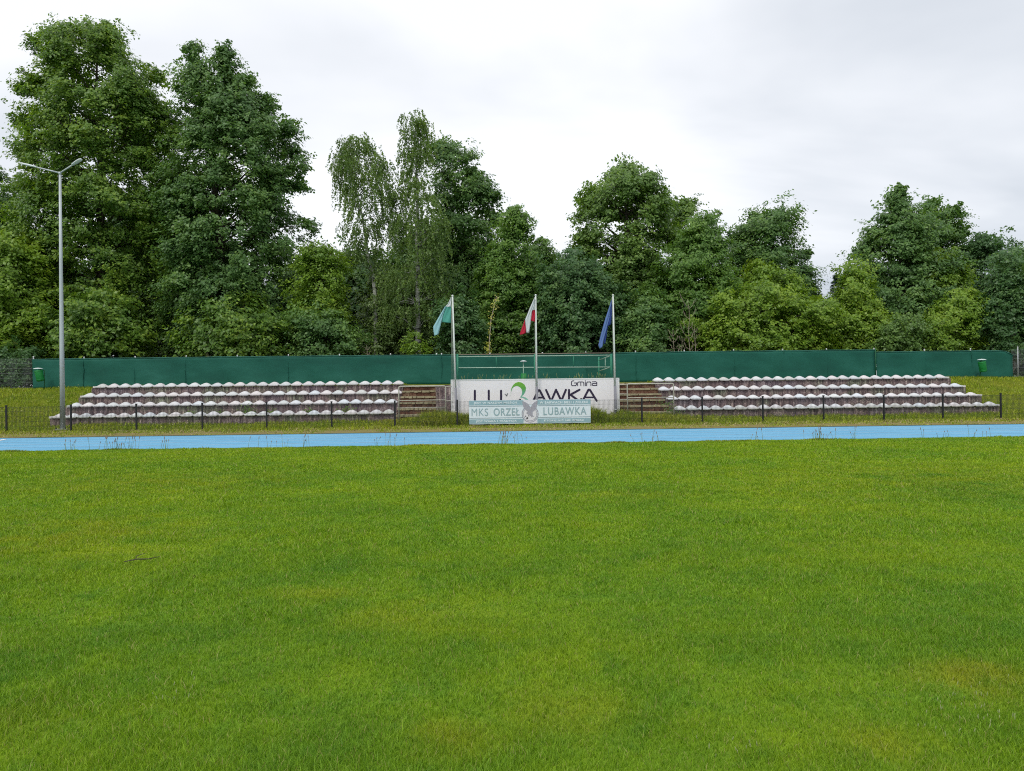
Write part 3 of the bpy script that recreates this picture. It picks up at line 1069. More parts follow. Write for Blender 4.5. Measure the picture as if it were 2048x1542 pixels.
# ------------------------------------------------------------------ white board
YB = 31.55
bl, br = at(902, 760, YB), at(1238, 756, YB)
BZ = (bl.z + br.z) / 2
board = thing('sign_board', 'long white municipal board behind the fence with green arc logo', 'sign', ((bl.x + br.x) / 2, YB, 0))
off = -board.location
b_ = MB()
b_.box((bl.x, YB, .22), (br.x, YB + .04, BZ))
panel = b_.build('panel', M['board'], board, off)
b_ = MB()
b_.box((bl.x - .01, YB - .012, BZ - .03), (br.x + .01, YB + .052, BZ + .012))
b_.box((bl.x - .012, YB - .010, .2), (bl.x + .03, YB + .050, BZ - .031))
b_.box((br.x - .03, YB - .010, .2), (br.x + .012, YB + .050, BZ - .031))
b_.build('frame', M['board_edge'], board, off)
for fr in (.04, .5, .96):
    x = bl.x + (br.x - bl.x) * fr
    b_ = MB()
    b_.box((x - .04, YB + .055, -.05), (x + .04, YB + .13, BZ - .1))
    b_.build('post', M['galv'], board, off)


def bp_(x, y):
    q = at(x, y, YB)
    return (q.x, q.z)


def Z4(cx, cy, s, x0, y0):
    return (x0 + cx / s, y0 + cy / s)


lt = MB()
WS = .088
def S4(pts, w=WS):
    # crop of 940..1100 x 740..820 at 12.8
    stroke(lt, [bp_(940 + x / 12.8, 740 + y / 12.8) for x, y in pts], w, YB - .006)
def S5(pts, w=WS):
    stroke(lt, [bp_(1080 + x / 12.8, 740 + y / 12.8) for x, y in pts], w, YB - .006)
S4([(124, 530), (124, 850), (330, 850)])                       # L
S4([(480, 530), (480, 760), (510, 830), (580, 862), (690, 862), (760, 830), (795, 760), (795, 530)])   # U
S4([(1620, 790), (1745, 520), (1785, 520), (1925, 790)])        # A
S4([(1680, 705), (1885, 705)], WS * .8)
S5([(155, 510), (285, 800), (410, 505), (545, 790), (662, 508)])   # W
S5([(742, 510), (742, 800)])                                    # K
S5([(1010, 505), (790, 625), (790, 640), (1010, 800)])
S5([(1085, 800), (1240, 505), (1275, 505), (1450, 785)])         # A
S5([(1150, 700), (1370, 700)], WS * .8)
gz_ = .034
# Gmina
S5([(868, 275), (830, 278), (805, 300), (805, 380), (830, 400), (905, 400), (935, 375), (935, 330), (875, 330)], gz_)
S5([(962, 400), (962, 330), (985, 305), (1100, 305), (1122, 330), (1122, 400)], gz_)
S5([(1045, 305), (1045, 400)], gz_)
S5([(1160, 305), (1160, 400)], gz_)
S5([(1160, 272), (1160, 276)], gz_)
S5([(1195, 400), (1195, 330), (1215, 305), (1285, 305), (1303, 330), (1303, 400)], gz_)
S5([(1345, 300), (1430, 300), (1455, 320), (1455, 395), (1350, 395), (1335, 375), (1345, 345), (1450, 345)], gz_)
lt.build('lettering', M['navy'], board, off)
# green arc shaped like the upper half of a B
ob = MB()
outer = [(1042, 665), (1045, 560), (1062, 460), (1105, 380), (1170, 325), (1250, 305), (1330, 325), (1395, 375), (1430, 445), (1425, 530), (1385, 615), (1325, 680), (1400, 690), (1470, 735), (1540, 800)]
inner = [(1042, 662), (1052, 560), (1080, 480), (1120, 430), (1170, 410), (1225, 412), (1280, 440), (1320, 490), (1338, 560), (1325, 630), (1285, 695), (1290, 712), (1360, 715), (1420, 755), (1450, 800)]
for i in range(len(outer) - 1):
    q = [bp_(940 + a / 12.8, 740 + c / 12.8) for a, c in (outer[i], outer[i + 1], inner[i + 1], inner[i])]
    ob.add([(p[0], YB - .006, p[1]) for p in q] + [(p[0], YB - .001, p[1]) for p in q], [(3, 2, 1, 0), (0, 1, 5, 4), (2, 3, 7, 6)], 0)
ob.build('arc_logo', M['b_green'], board, off)
sw = MB()
stroke(sw, [bp_(940 + a / 12.8, 740 + c / 12.8) for a, c in ((893, 615), (935, 662))], .03, YB - .006)
stroke(sw, [bp_(940 + a / 12.8, 740 + c / 12.8) for a, c in ((925, 630), (945, 665), (962, 600))], .028, YB - .006)
stroke(sw, [bp_(940 + a / 12.8, 740 + c / 12.8) for a, c in ((1265, 752), (1265, 765))], .06, YB - .006)
stroke(sw, [bp_(1080 + a / 12.8, 740 + c / 12.8) for a, c in ((1046, 740), (1046, 752))], .06, YB - .006)
sw.build('small_print', M['greyviolet'], board, off)

# ------------------------------------------------------------------ club banner on the fence
YN = Y_FENCE - .05
tl, tr = at(938, 801, YN), at(1181, 798, YN)
bl2, br2 = at(941, 848.5, YN), at(1181, 845, YN)
BX0, BX1 = tl.x, tr.x
BZ1, BZ0 = (tl.z + tr.z) / 2, (bl2.z + br2.z) / 2
banner = thing('club_banner', 'pale blue and grey football club banner tied to the black fence', 'banner', ((BX0 + BX1) / 2, YN, 0))
off = -banner.location
BW, BH = BX1 - BX0, BZ1 - BZ0


def bn(u, v):
    return (BX0 + u * BW, BZ0 + v * BH)


def rectp(b_, u0, v0, u1, v1, y, mi=0, t=.002):
    poly(b_, [bn(u0, v0), bn(u1, v0), bn(u1, v1), bn(u0, v1)], y, mi, t)


# cloth with slight sag between the ties
c = MB()
nu, nv = 60, 10
vs = []
for j in range(nv + 1):
    for i in range(nu + 1):
        u_, v_ = i / nu, j / nv
        sag = .006 * abs(math.sin(u_ * math.pi * 8)) * (1 if j == nv else 0)
        x_, z_ = bn(u_, v_)
        bot = -.010 * abs(math.sin(u_ * math.pi * 7)) if j == 0 else 0
        vs.append((x_, YN + .004, z_ - sag + bot))
c.add(vs, [(j * (nu + 1) + i, j * (nu + 1) + i + 1, (j + 1) * (nu + 1) + i + 1, (j + 1) * (nu + 1) + i) for j in range(nv) for i in range(nu)])
o2 = len(vs)
c.add([(x, y + .012, z) for x, y, z in vs], [((j + 1) * (nu + 1) + i, (j + 1) * (nu + 1) + i + 1, j * (nu + 1) + i + 1, j * (nu + 1) + i) for j in range(nv) for i in range(nu)])
c.build('cloth', M['bn_white'], banner, off)
c = MB()
for (u0, u1) in ((.0, .445), (.56, 1.0)):
    rectp(c, u0, .79, u1, .985, YN, 0)
    rectp(c, u0, .015, u1, .20, YN, 0)
c.build('band', M['bn_teal'], banner, off)
c = MB()
for (u0, u1) in ((.0, .44), (.565, 1.0)):
    for v_ in (.745, .25):
        rectp(c, u0, v_ - .011, u1, v_ + .011, YN - .001, 0)
c.build('line', M['bn_line'], banner, off)


def btxt(s, u0, u1, v0, v1, mname, off_=0.0, sp=1.0, nm='lettering'):
    x_, z_ = bn(u0, v0)
    return text_obj(nm, s, x_, YN - .003, z_, (v1 - v0) * BH, (u1 - u0) * BW, M[mname], banner, off_, sp)


for o in (btxt('JEST W NASZYM MIEŚCIE', .04, .395, .825, .955, 'bn_text', .02, 1.12),
          btxt('W BARWACH BIELI I ZIELENI', .58, .975, .825, .925, 'bn_text', .02, 1.12),
          btxt('JEST WIARA I TRADYCJA', .055, .39, .055, .155, 'bn_text', .02, 1.12),
          btxt('KTÓREJ NIC NIE ZMIENI', .615, .94, .055, .165, 'bn_text', .02, 1.12),
          btxt('MKS', .02, .155, .34, .66, 'bn_letter', 0, 1.1),
          btxt('ORZEŁ', .20, .415, .34, .66, 'bn_letter', .012, 1.1),
          btxt('LUBAWKA', .61, .965, .34, .67, 'bn_letter', .012, 1.15)):
    o.location = off
# emblem: ring, eagle with raised wings, ball, small plate
em = MB()
cx, cz = bn(.500, .40)
n_ = 36
for (r1, r0, mi) in ((.345, .310, 0), (.285, .262, 0)):
    for k in range(n_):
        a0, a1 = 2 * math.pi * k / n_, 2 * math.pi * (k + 1) / n_
        if 55 < math.degrees((a0 + a1) / 2) < 125: continue
        q = [(cx + r * math.cos(a) * .98, cz + r * math.sin(a)) for r, a in ((r1, a0), (r1, a1), (r0, a1), (r0, a0))]
        em.add([(p[0], YN - .003, p[1]) for p in q], [(0, 1, 2, 3)], mi)
em.build('emblem_ring', M['bn_eagle'], banner, off)
em = MB()
poly(em, [bn(.455, .0), bn(.553, .0), bn(.553, .16), bn(.455, .16)], YN - .002, 0, .001)
rectp(em, .447, .80, .556, .99, YN - .0015, 0, .001)
em.add([(cx + .262 * math.cos(2 * math.pi * k / n_), YN - .0018, cz + .262 * math.sin(2 * math.pi * k / n_)) for k in range(n_)], [tuple(range(n_))], 0)
em.build('emblem_field', M['bn_pale'], banner, off)
eg = MB()
def E(pts, y=YN - .0045):
    # crop 930..1190 x 790..860, scale 7.877 ; banner plane
    q = []
    for a, c_ in pts:
        w_ = at(930 + a / 7.877, 790 + c_ / 7.877, YN)
        q.append((w_.x, w_.z))
    poly(eg, q, y, 0, .001)
E([(900, 96), (950, 112), (1000, 145), (1040, 205), (1066, 262), (1010, 272), (962, 244), (925, 200), (908, 150)])
E([(1145, 86), (1098, 108), (1058, 148), (1030, 200), (1008, 255), (1052, 280), (1098, 242), (1126, 190), (1140, 135)], YN - .0050)
E([(1000, 225), (1060, 235), (1066, 280), (1064, 312), (1088, 345), (1062, 340), (1052, 356), (1034, 330), (1010, 318), (984, 300), (968, 288), (975, 268), (998, 258)], YN - .0055)
eg.build('eagle_print', M['bn_eagle'], banner, off)
bb = MB()
def ball(pts, mi, y):
    q = [at(930 + a / 7.877, 790 + c_ / 7.877, YN) for a, c_ in pts]
    poly(bb, [(w_.x, w_.z) for w_ in q], y, mi, .001)
ball([(976 + 34 * math.cos(t), 352 + 34 * math.sin(t)) for t in np.linspace(0, 2 * math.pi, 20)[:-1]], 0, YN - .0045)
ball([(960, 360), (985, 350), (1000, 362), (985, 378), (965, 374)], 1, YN - .0055)
ball([(945, 330), (962, 322), (966, 336), (948, 345)], 1, YN - .0055)
ball([(990, 318), (1008, 326), (1016, 342), (1002, 338)], 1, YN - .0055)
bb.build('football_print', [M['bn_pale'], M['bn_black']], banner, off)
c = MB()
for k in range(9):
    u_ = .04 + k * .115
    x_, z_ = bn(u_, .0)
    c.tube([(x_, YN - .006, z_ + .03), (x_ + .02, YN + .01, z_ - .05)], .004, 4)
    x_, z_ = bn(u_, 1.0)
    c.tube([(x_, YN - .006, z_ - .02), (x_ + .01, YN + .03, z_ + .015)], .004, 4)
c.build('cord', M['rope'], banner, off)

# ------------------------------------------------------------------ flagpoles and flags
def flagpole(xt, yt, xb, yb, label, rope_dx, Yp=31.25):
    T, B = at(xt, yt, Yp), at(xb, yb, Yp)
    d = (T - B) / (T.z - B.z)
    base = B + d * (-.02 - B.z + hgt(B.x, Yp))
    t = thing('flagpole', label, 'flagpole', tuple(base), 'three flagpoles at the board')
    top = T - base
    b_ = MB()
    mid = top * .27
    b_.tube([mid, mid + (top - mid) * .5, top], [.040, .036, .030], 12)
    b_.build('pole', M['pole'], t)
    b_ = MB()
    b_.tube([(0, 0, 0), mid + top * .012], [.058, .056], 12)
    s_ = b_.build('sleeve', M['sleeve'], t)
    b_ = MB()
    b_.tube([mid * .33, mid * .35, mid * .37], [.075, .08, .075], 10)
    b_.build('clamp', M['galv'], t)
    b_ = MB()
    n_ = 8
    b_.tube([top + Vector((0, 0, z_)) for z_ in (0, .01, .035, .06, .075)], [.032, .042, .046, .036, .005], 12)
    b_.build('cap', M['pole'], t)
    b_ = MB()
    for dx in rope_dx:
        lo = top * .16 + Vector((dx, -.02, 0))
        b_.tube([top + Vector((-.05, -.03, -.05)), lo], .007, 5)
    b_.build('rope', M['rope'], t)
    return t


flagpole(905, 593, 912.5, 815, 'white flagpole leaning slightly at the left end of the board', (-.09, -.16))
flagpole(1071.3, 592, 1074, 815, 'white flagpole in front of the middle of the board', (-.05,))
flagpole(1226, 592, 1231, 815, 'white flagpole near the right end of the board', (-.05,))


def flag(name, label, strips, mats, Yf=31.2):
    """strips: list of (material, left edge pixels, right edge pixels, depth offset), each hanging fold of the cloth"""
    b_ = MB()
    o0 = None
    for (mi, Lp, Rp, dep, amp) in strips:
        nu, nv = 8, 16
        def samp(P, t):
            ts = np.linspace(0, 1, len(P))
            return np.interp(t, ts, [p[0] for p in P]), np.interp(t, ts, [p[1] for p in P])
        vs = []
        for j in range(nv + 1):
            t = j / nv
            lx, ly = samp(Lp, t); rx, ry = samp(Rp, t)
            for i in range(nu + 1):
                s_ = i / nu
                px, py = lx + (rx - lx) * s_, ly + (ry - ly) * s_
                Y = Yf + dep + amp * math.sin(s_ * math.pi) * (0.3 + t) + .02 * math.sin(s_ * 9 + t * 5)
                vs.append(at(840 + px / 4.876, 570 + py / 4.876, Yf) + Vector((0, Y - Yf, 0)))
        b_.add(vs, [((j + 1) * (nu + 1) + i, (j + 1) * (nu + 1) + i + 1, j * (nu + 1) + i + 1, j * (nu + 1) + i) for j in range(nv) for i in range(nu)], mi, True)
    org = Vector(b_.v[0])
    b_.v = [tuple(Vector(v_) - org) for v_ in b_.v]
    o = b_.build(name, mats, None, org)
    md = o.modifiers.new('thickness', 'SOLIDIFY')
    md.thickness = .006
    return tag(o, label, 'flag', 'flags drooping on the poles')


flag('flag', 'drooping white and teal green flag on the left flagpole', [
    (0, [(302, 118), (270, 185), (240, 215)], [(306, 118), (305, 165), (304, 212)], 0, -.03),
    (1, [(240, 212), (218, 290), (212, 362)], [(304, 211), (303, 290), (301, 372)], .0, -.05),
    (2, [(248, 205), (190, 300), (128, 408), (133, 455), (140, 497)], [(256, 206), (222, 300), (207, 372), (192, 440), (180, 484)], -.05, -.06),
], [M['flag_white'], M['flag_teal'], M['flag_lightblue']])
flag('flag', 'drooping white over red flag on the middle flagpole', [
    (0, [(1116, 122), (1070, 225), (1022, 345), (1032, 420), (1036, 466)], [(1120, 122), (1112, 200), (1090, 262), (1078, 380), (1064, 468)], -.04, -.06),
    (0, [(1100, 170), (1098, 210), (1095, 245)], [(1121, 130), (1121, 190), (1121, 245)], 0, -.03),
    (1, [(1095, 243), (1086, 300), (1078, 345)], [(1122, 243), (1122, 300), (1121, 362)], .0, -.04),
    (1, [(1022, 343), (994, 415), (970, 490)], [(1028, 345), (1034, 410), (1034, 470)], -.02, -.05),
], [M['flag_white'], M['flag_red']])
flag('flag', 'drooping dark blue flag on the right flagpole', [
    (0, [(1864, 150), (1830, 290), (1790, 420)], [(1870, 150), (1870, 270), (1866, 382)], 0, -.05),
    (1, [(1862, 160), (1805, 330), (1762, 480), (1736, 590), (1750, 622)], [(1866, 165), (1842, 330), (1812, 450), (1790, 540), (1780, 600)], -.06, -.06),  # paler copy of the blue stands for light on this fold
    (0, [(1840, 300), (1812, 430), (1788, 572)], [(1850, 300), (1828, 430), (1806, 576)], -.02, -.03),
], [M['flag_blue'], M['flag_blue_lit']])

# ------------------------------------------------------------------ tube barriers in front of the steps
def barrier(x0, x1, yt, ymid, yb, label, extra, Yp=31.35):
    A, B = at(x0, yt, Yp), at(x1, yt - (x1 - x0) * .013, Yp)
    t = thing('tube_barrier', label, 'railing', (A.x, Yp, hgt(A.x, Yp)), 'tube barriers before the steps')
    off = -t.location
    zb = float(hgt(A.x, Yp)) - .03
    zt = (A.z + B.z) / 2
    b_ = MB()
    r_ = .026
    b_.tube([(A.x, Yp, zb), (A.x, Yp, zt - .06), (A.x + .02, Yp, zt - .015), (A.x + .06, Yp, zt), (B.x - .06, Yp, zt), (B.x - .02, Yp, zt - .015), (B.x, Yp, zt - .06), (B.x, Yp, zb)], r_, 8)
    b_.build('frame', M['rail'], t, off)
    zm = at((x0 + x1) / 2, ymid, Yp).z
    b_ = MB()
    b_.tube([(A.x, Yp, zm), (B.x, Yp, zm)], .020, 8)
    b_.build('crossbar', M['rail'], t, off)
    for (xa, ya, xb_, yb_, down) in extra:
        P, Q = at(xa, ya, Yp), at(xb_, yb_, Yp)
        b_ = MB()
        pts = [P, Q]
        if down == 'b': pts = [P, Q, Vector((Q.x, Yp, zb))]
        if down == 'a': pts = [Vector((P.x, Yp, zb)), P, Q]
        b_.tube(pts, .018, 8)
        b_.build('side_bar', M['rail'], t, off)
    return t


barrier(797.5, 891, 773, 800.5, 830, 'pale tube barrier in front of the steps left of the board',
        [(891, 773, 903, 773, ''), (794, 816, 891, 814.5, 'a'), (891, 802, 903, 802, '')])
barrier(1254.5, 1347, 768, 795, 822, 'pale tube barrier in front of the steps right of the board',
        [(1239, 769.5, 1254, 769.5, ''), (1239, 799, 1283, 798.5, 'b'), (1239, 788, 1254, 788, '')])

# ------------------------------------------------------------------ stage railing
YR, YRF = 32.9, 36.4
rail = thing('stage_railing', 'green pipe railing on the stage above the board', 'railing', (1.2, YR, 1.70))
off = -rail.location
def rp_(x, y, Y): return at(x, y, Y)
for x, r_, mt in ((915, .045, 'green_paint'), (1069, .035, 'green_paint'), (1222, .045, 'green_paint')):
    P = rp_(x, 708, YR)
    b_ = MB(); b_.tube([(P.x, YR, 1.68), P], r_, 10); b_.build('post', M[mt], rail, off)
b_ = MB()
A, B = rp_(917, 709.5, YR), rp_(1221, 706, YR)
b_.tube([A, B], .022, 8)
b_.build('top_rail', M['rail_brown'], rail, off)
for ya, yb_ in ((713.5, 710.5), (735.5, 734)):
    b_ = MB(); b_.tube([rp_(917, ya, YR), rp_(1221, yb_, YR)], .020, 8); b_.build('rail_bar', M['rail_top'], rail, off)
for x, ya, yb_ in ((992.5, 713, 735), (1147, 711, 734)):
    b_ = MB(); b_.tube([rp_(x, ya, YR), rp_(x, yb_, YR)], .018, 8); b_.build('short_bar', M['green_paint'], rail, off)
P = rp_(1197.5, 714, YRF)
b_ = MB(); b_.tube([(P.x, YRF, 1.68), P], .04, 8); b_.build('post', M['green_paint'], rail, off)
for y0, y1 in ((711.5, 720), (734.5, 742)):
    b_ = MB(); b_.tube([rp_(1221, y0, YR), rp_(1198, y1, YRF)], .020, 8); b_.build('rail_bar', M['rail_top'], rail, off)
Pm = at(1210.5, 715.5, 34.5); Pn = at(1210.5, 738, 34.5)
b_ = MB(); b_.tube([Pm, Pn], .016, 8); b_.build('short_bar', M['rail_top'], rail, off)

# ------------------------------------------------------------------ green privacy screen on its fence
scr = thing('screen_fence', 'long dark green privacy screen fence along the top of the bank', 'fence', (0, Y_SCREEN, 1.8))
off = -scr.location
X = at(167, 716, Y_SCREEN).x
pp = [65.5] + [167 + 102.3 * k for k in range(0, 8)] + [873, 980, 1085, 1172, 1271.5, 1369, 1468, 1566, 1654, 1749, 1850, 1942.5, 2037]
pp = sorted(pp)
def topz(px): return np.interp(px, [65, 420, 780, 1024, 1230, 1400, 1745], [718, 713.5, 710, 708.5, 705.5, 702.5, 699])
def screen_cloth(p0, p1, tops, bottoms):
    nu, nv = max(20, int((p1 - p0) / 8)), 10
    vs = []
    for i in range(nu + 1):
        px = p0 + (p1 - p0) * i / nu
        T = at(px, tops(px), Y_SCREEN)
        zb = float(hgt(T.x, Y_SCREEN)) - .03
        ph = (T.x / 2.5)
        for j in range(nv + 1):
            t = j / nv
            z_ = zb + (T.z - .012 * (1 - abs(math.cos(ph * math.pi))) - zb) * t
            w_ = .034 * math.sin(T.x * 2.1 + t * 3) * math.sin(T.x * .7) + .012 * math.sin(T.x * 6 + 5 * t) + .03 * abs(math.sin(ph * math.pi)) * math.sin(t * math.pi)
            vs.append((T.x, Y_SCREEN - .06 + w_, z_))
    b_ = MB()
    b_.add(vs, [(i * (nv + 1) + j, (i + 1) * (nv + 1) + j, (i + 1) * (nv + 1) + j + 1, i * (nv + 1) + j + 1) for i in range(nu) for j in range(nv)], 0, True)
    o = b_.build('screen_fabric', M['screen'], scr, off)
    md = o.modifiers.new('thickness', 'SOLIDIFY'); md.thickness = .006
    h_ = MB()
    h_.tube([Vector(vs[i * (nv + 1) + nv]) + Vector((0, -.012, -.012)) for i in range(0, nu + 1, 2)], .014, 5)
    h_.build('hem', M['hem'], o)
    for px in pp:
        if p0 < px < p1 and random.random() < .6:
            T = at(px, tops(px), Y_SCREEN)
            zb = float(hgt(T.x, Y_SCREEN))
            f_ = MB()
            pts = [Vector((T.x + random.gauss(0, .012), Y_SCREEN - .055, zb + (T.z - zb) * k / 8 - .01)) for k in range(9)]
            f_.tube(pts, [.012 + random.random() * .010 for _ in pts], 5)
            f_.build('seam', M['screen'], o)
    return o
screen_cloth(66, 1749, topz, None)
screen_cloth(1751, 2024, lambda p: np.interp(p, [1750, 1900, 1990, 2012, 2024], [703.5, 701.5, 700.5, 702, 709]), None)
for px in pp:
    ty = topz(min(px, 1745)) if px < 1750 else np.interp(px, [1750, 2037], [702, 699])
    T = at(px, ty - (1.5 if 66 < px < 2030 else 4), Y_SCREEN)
    b_ = MB()
    r_ = .03
    b_.tube([(T.x, Y_SCREEN + .06, float(hgt(T.x, Y_SCREEN)) - .1), (T.x, Y_SCREEN + .06, T.z)], r_, 8)
    o = b_.build('post', M['galv'], scr, off)
    c = MB(); c.tube([(T.x, Y_SCREEN + .06, T.z + z_) for z_ in (0, .03, .045)], [.036, .034, .01], 8)
    c.build('cap', M['board_edge'], o)
    if px in (1749,):
        b_ = MB(); b_.tube([(T.x, Y_SCREEN - .1, 1.75), (T.x, Y_SCREEN - .1, T.z)], .022, 6); b_.build('tie', M['bin_green_dark'], scr, off)
# bare wire panels at both ends
for (p0, p1) in ((-120, 65), (2024, 2150)):
    A, B = at(p0, topz(65), Y_SCREEN), at(p1, topz(65) if p1 < 100 else 699, Y_SCREEN)
    zt = at(40, 717, Y_SCREEN).z if p1 < 100 else at(2037, 699, Y_SCREEN).z
    zb = float(hgt(A.x, Y_SCREEN))
    b_ = MB()
    nw = int((B.x - A.x) / .05)
    for k in range(nw + 1):
        x = A.x + (B.x - A.x) * k / nw
        b_.box((x - .0014, Y_SCREEN + .02, zb), (x + .0014, Y_SCREEN + .0228, zt))
    for z_ in np.linspace(zb + .05, zt - .02, 7):
        b_.box((A.x, Y_SCREEN + .014, z_ - .002), (B.x, Y_SCREEN + .0195, z_ + .002))
    b_.build('wire_panel', M['galv'], scr, off)

# ------------------------------------------------------------------ litter bins
def bin_(label, px, ytop, ybot, pxb, postx, Yb, w, tilt_lid=True, kind=0):
    P = at(postx, ybot, Yb)
    zg = float(hgt(P.x, Yb))
    t = thing('litter_bin', label, 'litter bin', (P.x, Yb, zg), 'green litter bins on the bank')
    off = -t.location
    T, B = at(px, ytop, Yb), at(pxb, ybot, Yb)
    b_ = MB()
    b_.tube([B, B + (T - B) * .04, B + (T - B) * .96, T], [w * .86, w * .95, w, w], 20)
    body = b_.build('body', M['bin_green'], t, off)
    b_ = MB()
    for f_ in (.12, .88):
        c_ = B + (T - B) * f_
        d_ = (T - B).normalized() * .012
        b_.tube([c_ - d_, c_ + d_], [w * 1.03, w * 1.03], 20)
    b_.build('rim', M['bin_green'], body)
    b_ = MB()
    L = T + Vector((0, 0, .07))
    b_.tube([L + Vector((0, 0, z_)) for z_ in (0, .012, .04, .06)], [w * 1.15, w * 1.2, w * .9, w * .2], 20)
    b_.build('lid', M['bin_lid'], t, off)
    b_ = MB()
    b_.tube([(P.x, Yb + w + .03, zg - .2), (P.x, Yb + w + .03, T.z + .02)], .025, 8)
    b_.tube([(P.x, Yb + w + .03, T.z), (L.x, Yb, L.z)], .014, 6)
    b_.build('post', M['bin_green_dark'], t, off)
bin_('tilted green litter bin by the fence post at the left end of the bank', 76.5, 741, 762, 81.5, 84, 36.2, .175)
bin_('green litter bin before the right end of the green screen', 1963.5, 723, 743.5, 1967, 1966, 36.2, .175)
# middle one: lid on a thin post above a small box
Yb = 33.8
P, L, Bx = at(1047, 760, Yb), at(1047, 723, Yb), at(1048, 747, Yb)
t = thing('litter_bin', 'white-lidded green litter bin on the stage behind the middle flagpole', 'litter bin', (P.x, Yb, 1.70), 'green litter bins on the bank')
off = -t.location
b_ = MB(); b_.tube([(P.x, Yb, 1.69), (P.x, Yb, L.z)], .018, 8); b_.build('post', M['rail_top'], t, off)
b_ = MB(); b_.tube([L + Vector((0, 0, z_)) for z_ in (-.02, 0, .03, .05)], [.10, .17, .12, .03], 18); b_.build('lid', M['bin_lid'], t, off)
b_ = MB(); b_.tube([(P.x + .01, Yb, 1.72), (P.x + .01, Yb, 1.75), (P.x + .01, Yb, Bx.z)], [.115, .125, .13], 18); b_.build('body', M['bin_green'], t, off)

# ------------------------------------------------------------------ floodlight mast
YL = 30.75
T, B = at(120, 346, YL), at(125.5, 858, YL)
lamp = thing('street_lamp', 'tall grey two-armed lamp post behind the black fence', 'lamp post', tuple(B))
b_ = MB()
top = T - B
b_.tube([(0, 0, 0), top * .33, top * .66, top], [.098, .082, .064, .045], 16)
b_.build('pole', M['galv_light'], lamp)
b_ = MB()
b_.box((-.23, -.2, -.012), (.23, .2, .012))
b_.build('base_plate', M['galv'], lamp)
for sx in (-1, 1):
    for sy in (-1, 1):
        b_ = MB(); b_.tube([(sx * .18, sy * .15, .013), (sx * .18, sy * .15, .075)], [.022, .018], 8); b_.build('bolt', M['black_metal'], lamp)
b_ = MB()
b_.box((-.3, -.28, -.3), (.3, .28, -.013))
b_.build('footing', M['footing'], lamp)
b_ = MB(); b_.tube([top + Vector((0, 0, -.06)), top + Vector((0, 0, .04))], .055, 12); b_.build('collar', M['galv_light'], lamp)
for (xa, ya, xb_, yb_, dy, oy) in ((70, 332.8, 34, 324, .12, .1), (151, 334, 175.5, 325.5, -.1, -.25)):
    P = at(xa, ya, YL) - B + Vector((0, oy, 0))
    Q = at(xb_, yb_, YL) - B + Vector((0, oy * 1.9, 0))
    b_ = MB(); b_.tube([top, P], [.032, .026], 8); arm = b_.build('arm', M['galv_light'], lamp)
    # flattened head
    h_ = MB()
    d = (Q - P).normalized()
    sd = d.cross(Vector((0, 0, 1))).normalized()
    up = sd.cross(d)
    prof = [(0, .04, .03), (.08, .07, .045), (.5, .095, .055), (.85, .09, .055), (.97, .06, .04), (1.0, .02, .015)]
    ns = 12
    vs = []
    for f_, wy, wz in prof:
        c_ = P + (Q - P) * f_
        for k in range(ns):
            a = 2 * math.pi * k / ns
            vs.append(c_ + sd * math.cos(a) * wy + up * (math.sin(a) * wz * (1 if math.sin(a) > 0 else .6)))
    h_.add(vs, [(i * ns + k, i * ns + (k + 1) % ns, (i + 1) * ns + (k + 1) % ns, (i + 1) * ns + k) for i in range(len(prof) - 1) for k in range(ns)], 0, True)
    h_.add(vs[:ns], [tuple(range(ns))[::-1]]); h_.add(vs[-ns:], [tuple(range(ns))])
    h_.build('lamp_head', M['lamp_glass'], arm)


# ------------------------------------------------------------------ trees
def leaves(c, nrm, axis, L, Wd):
    """diamond leaf cards: c centre, nrm normal, axis long axis"""
    u = unit(axis - nrm * (axis * nrm).sum(-1, keepdims=True))
    v = np.cross(nrm, u)
    L = L[:, None]; Wd = Wd[:, None]
    return np.stack([c - u * L * .5, c + v * Wd * .5 - u * L * .05, c + u * L * .5, c - v * Wd * .5 - u * L * .05], 1)


def prof_world(profile, Y):
    zs, xl, xr = [], [], []
    for y, a, b2 in profile:
        A, B_ = at(a, y, Y), at(b2, y, Y)
        zs.append((A.z + B_.z) / 2); xl.append(A.x); xr.append(B_.x)
    o = np.argsort(zs)
    return np.array(zs)[o], np.array(xl)[o], np.array(xr)[o]


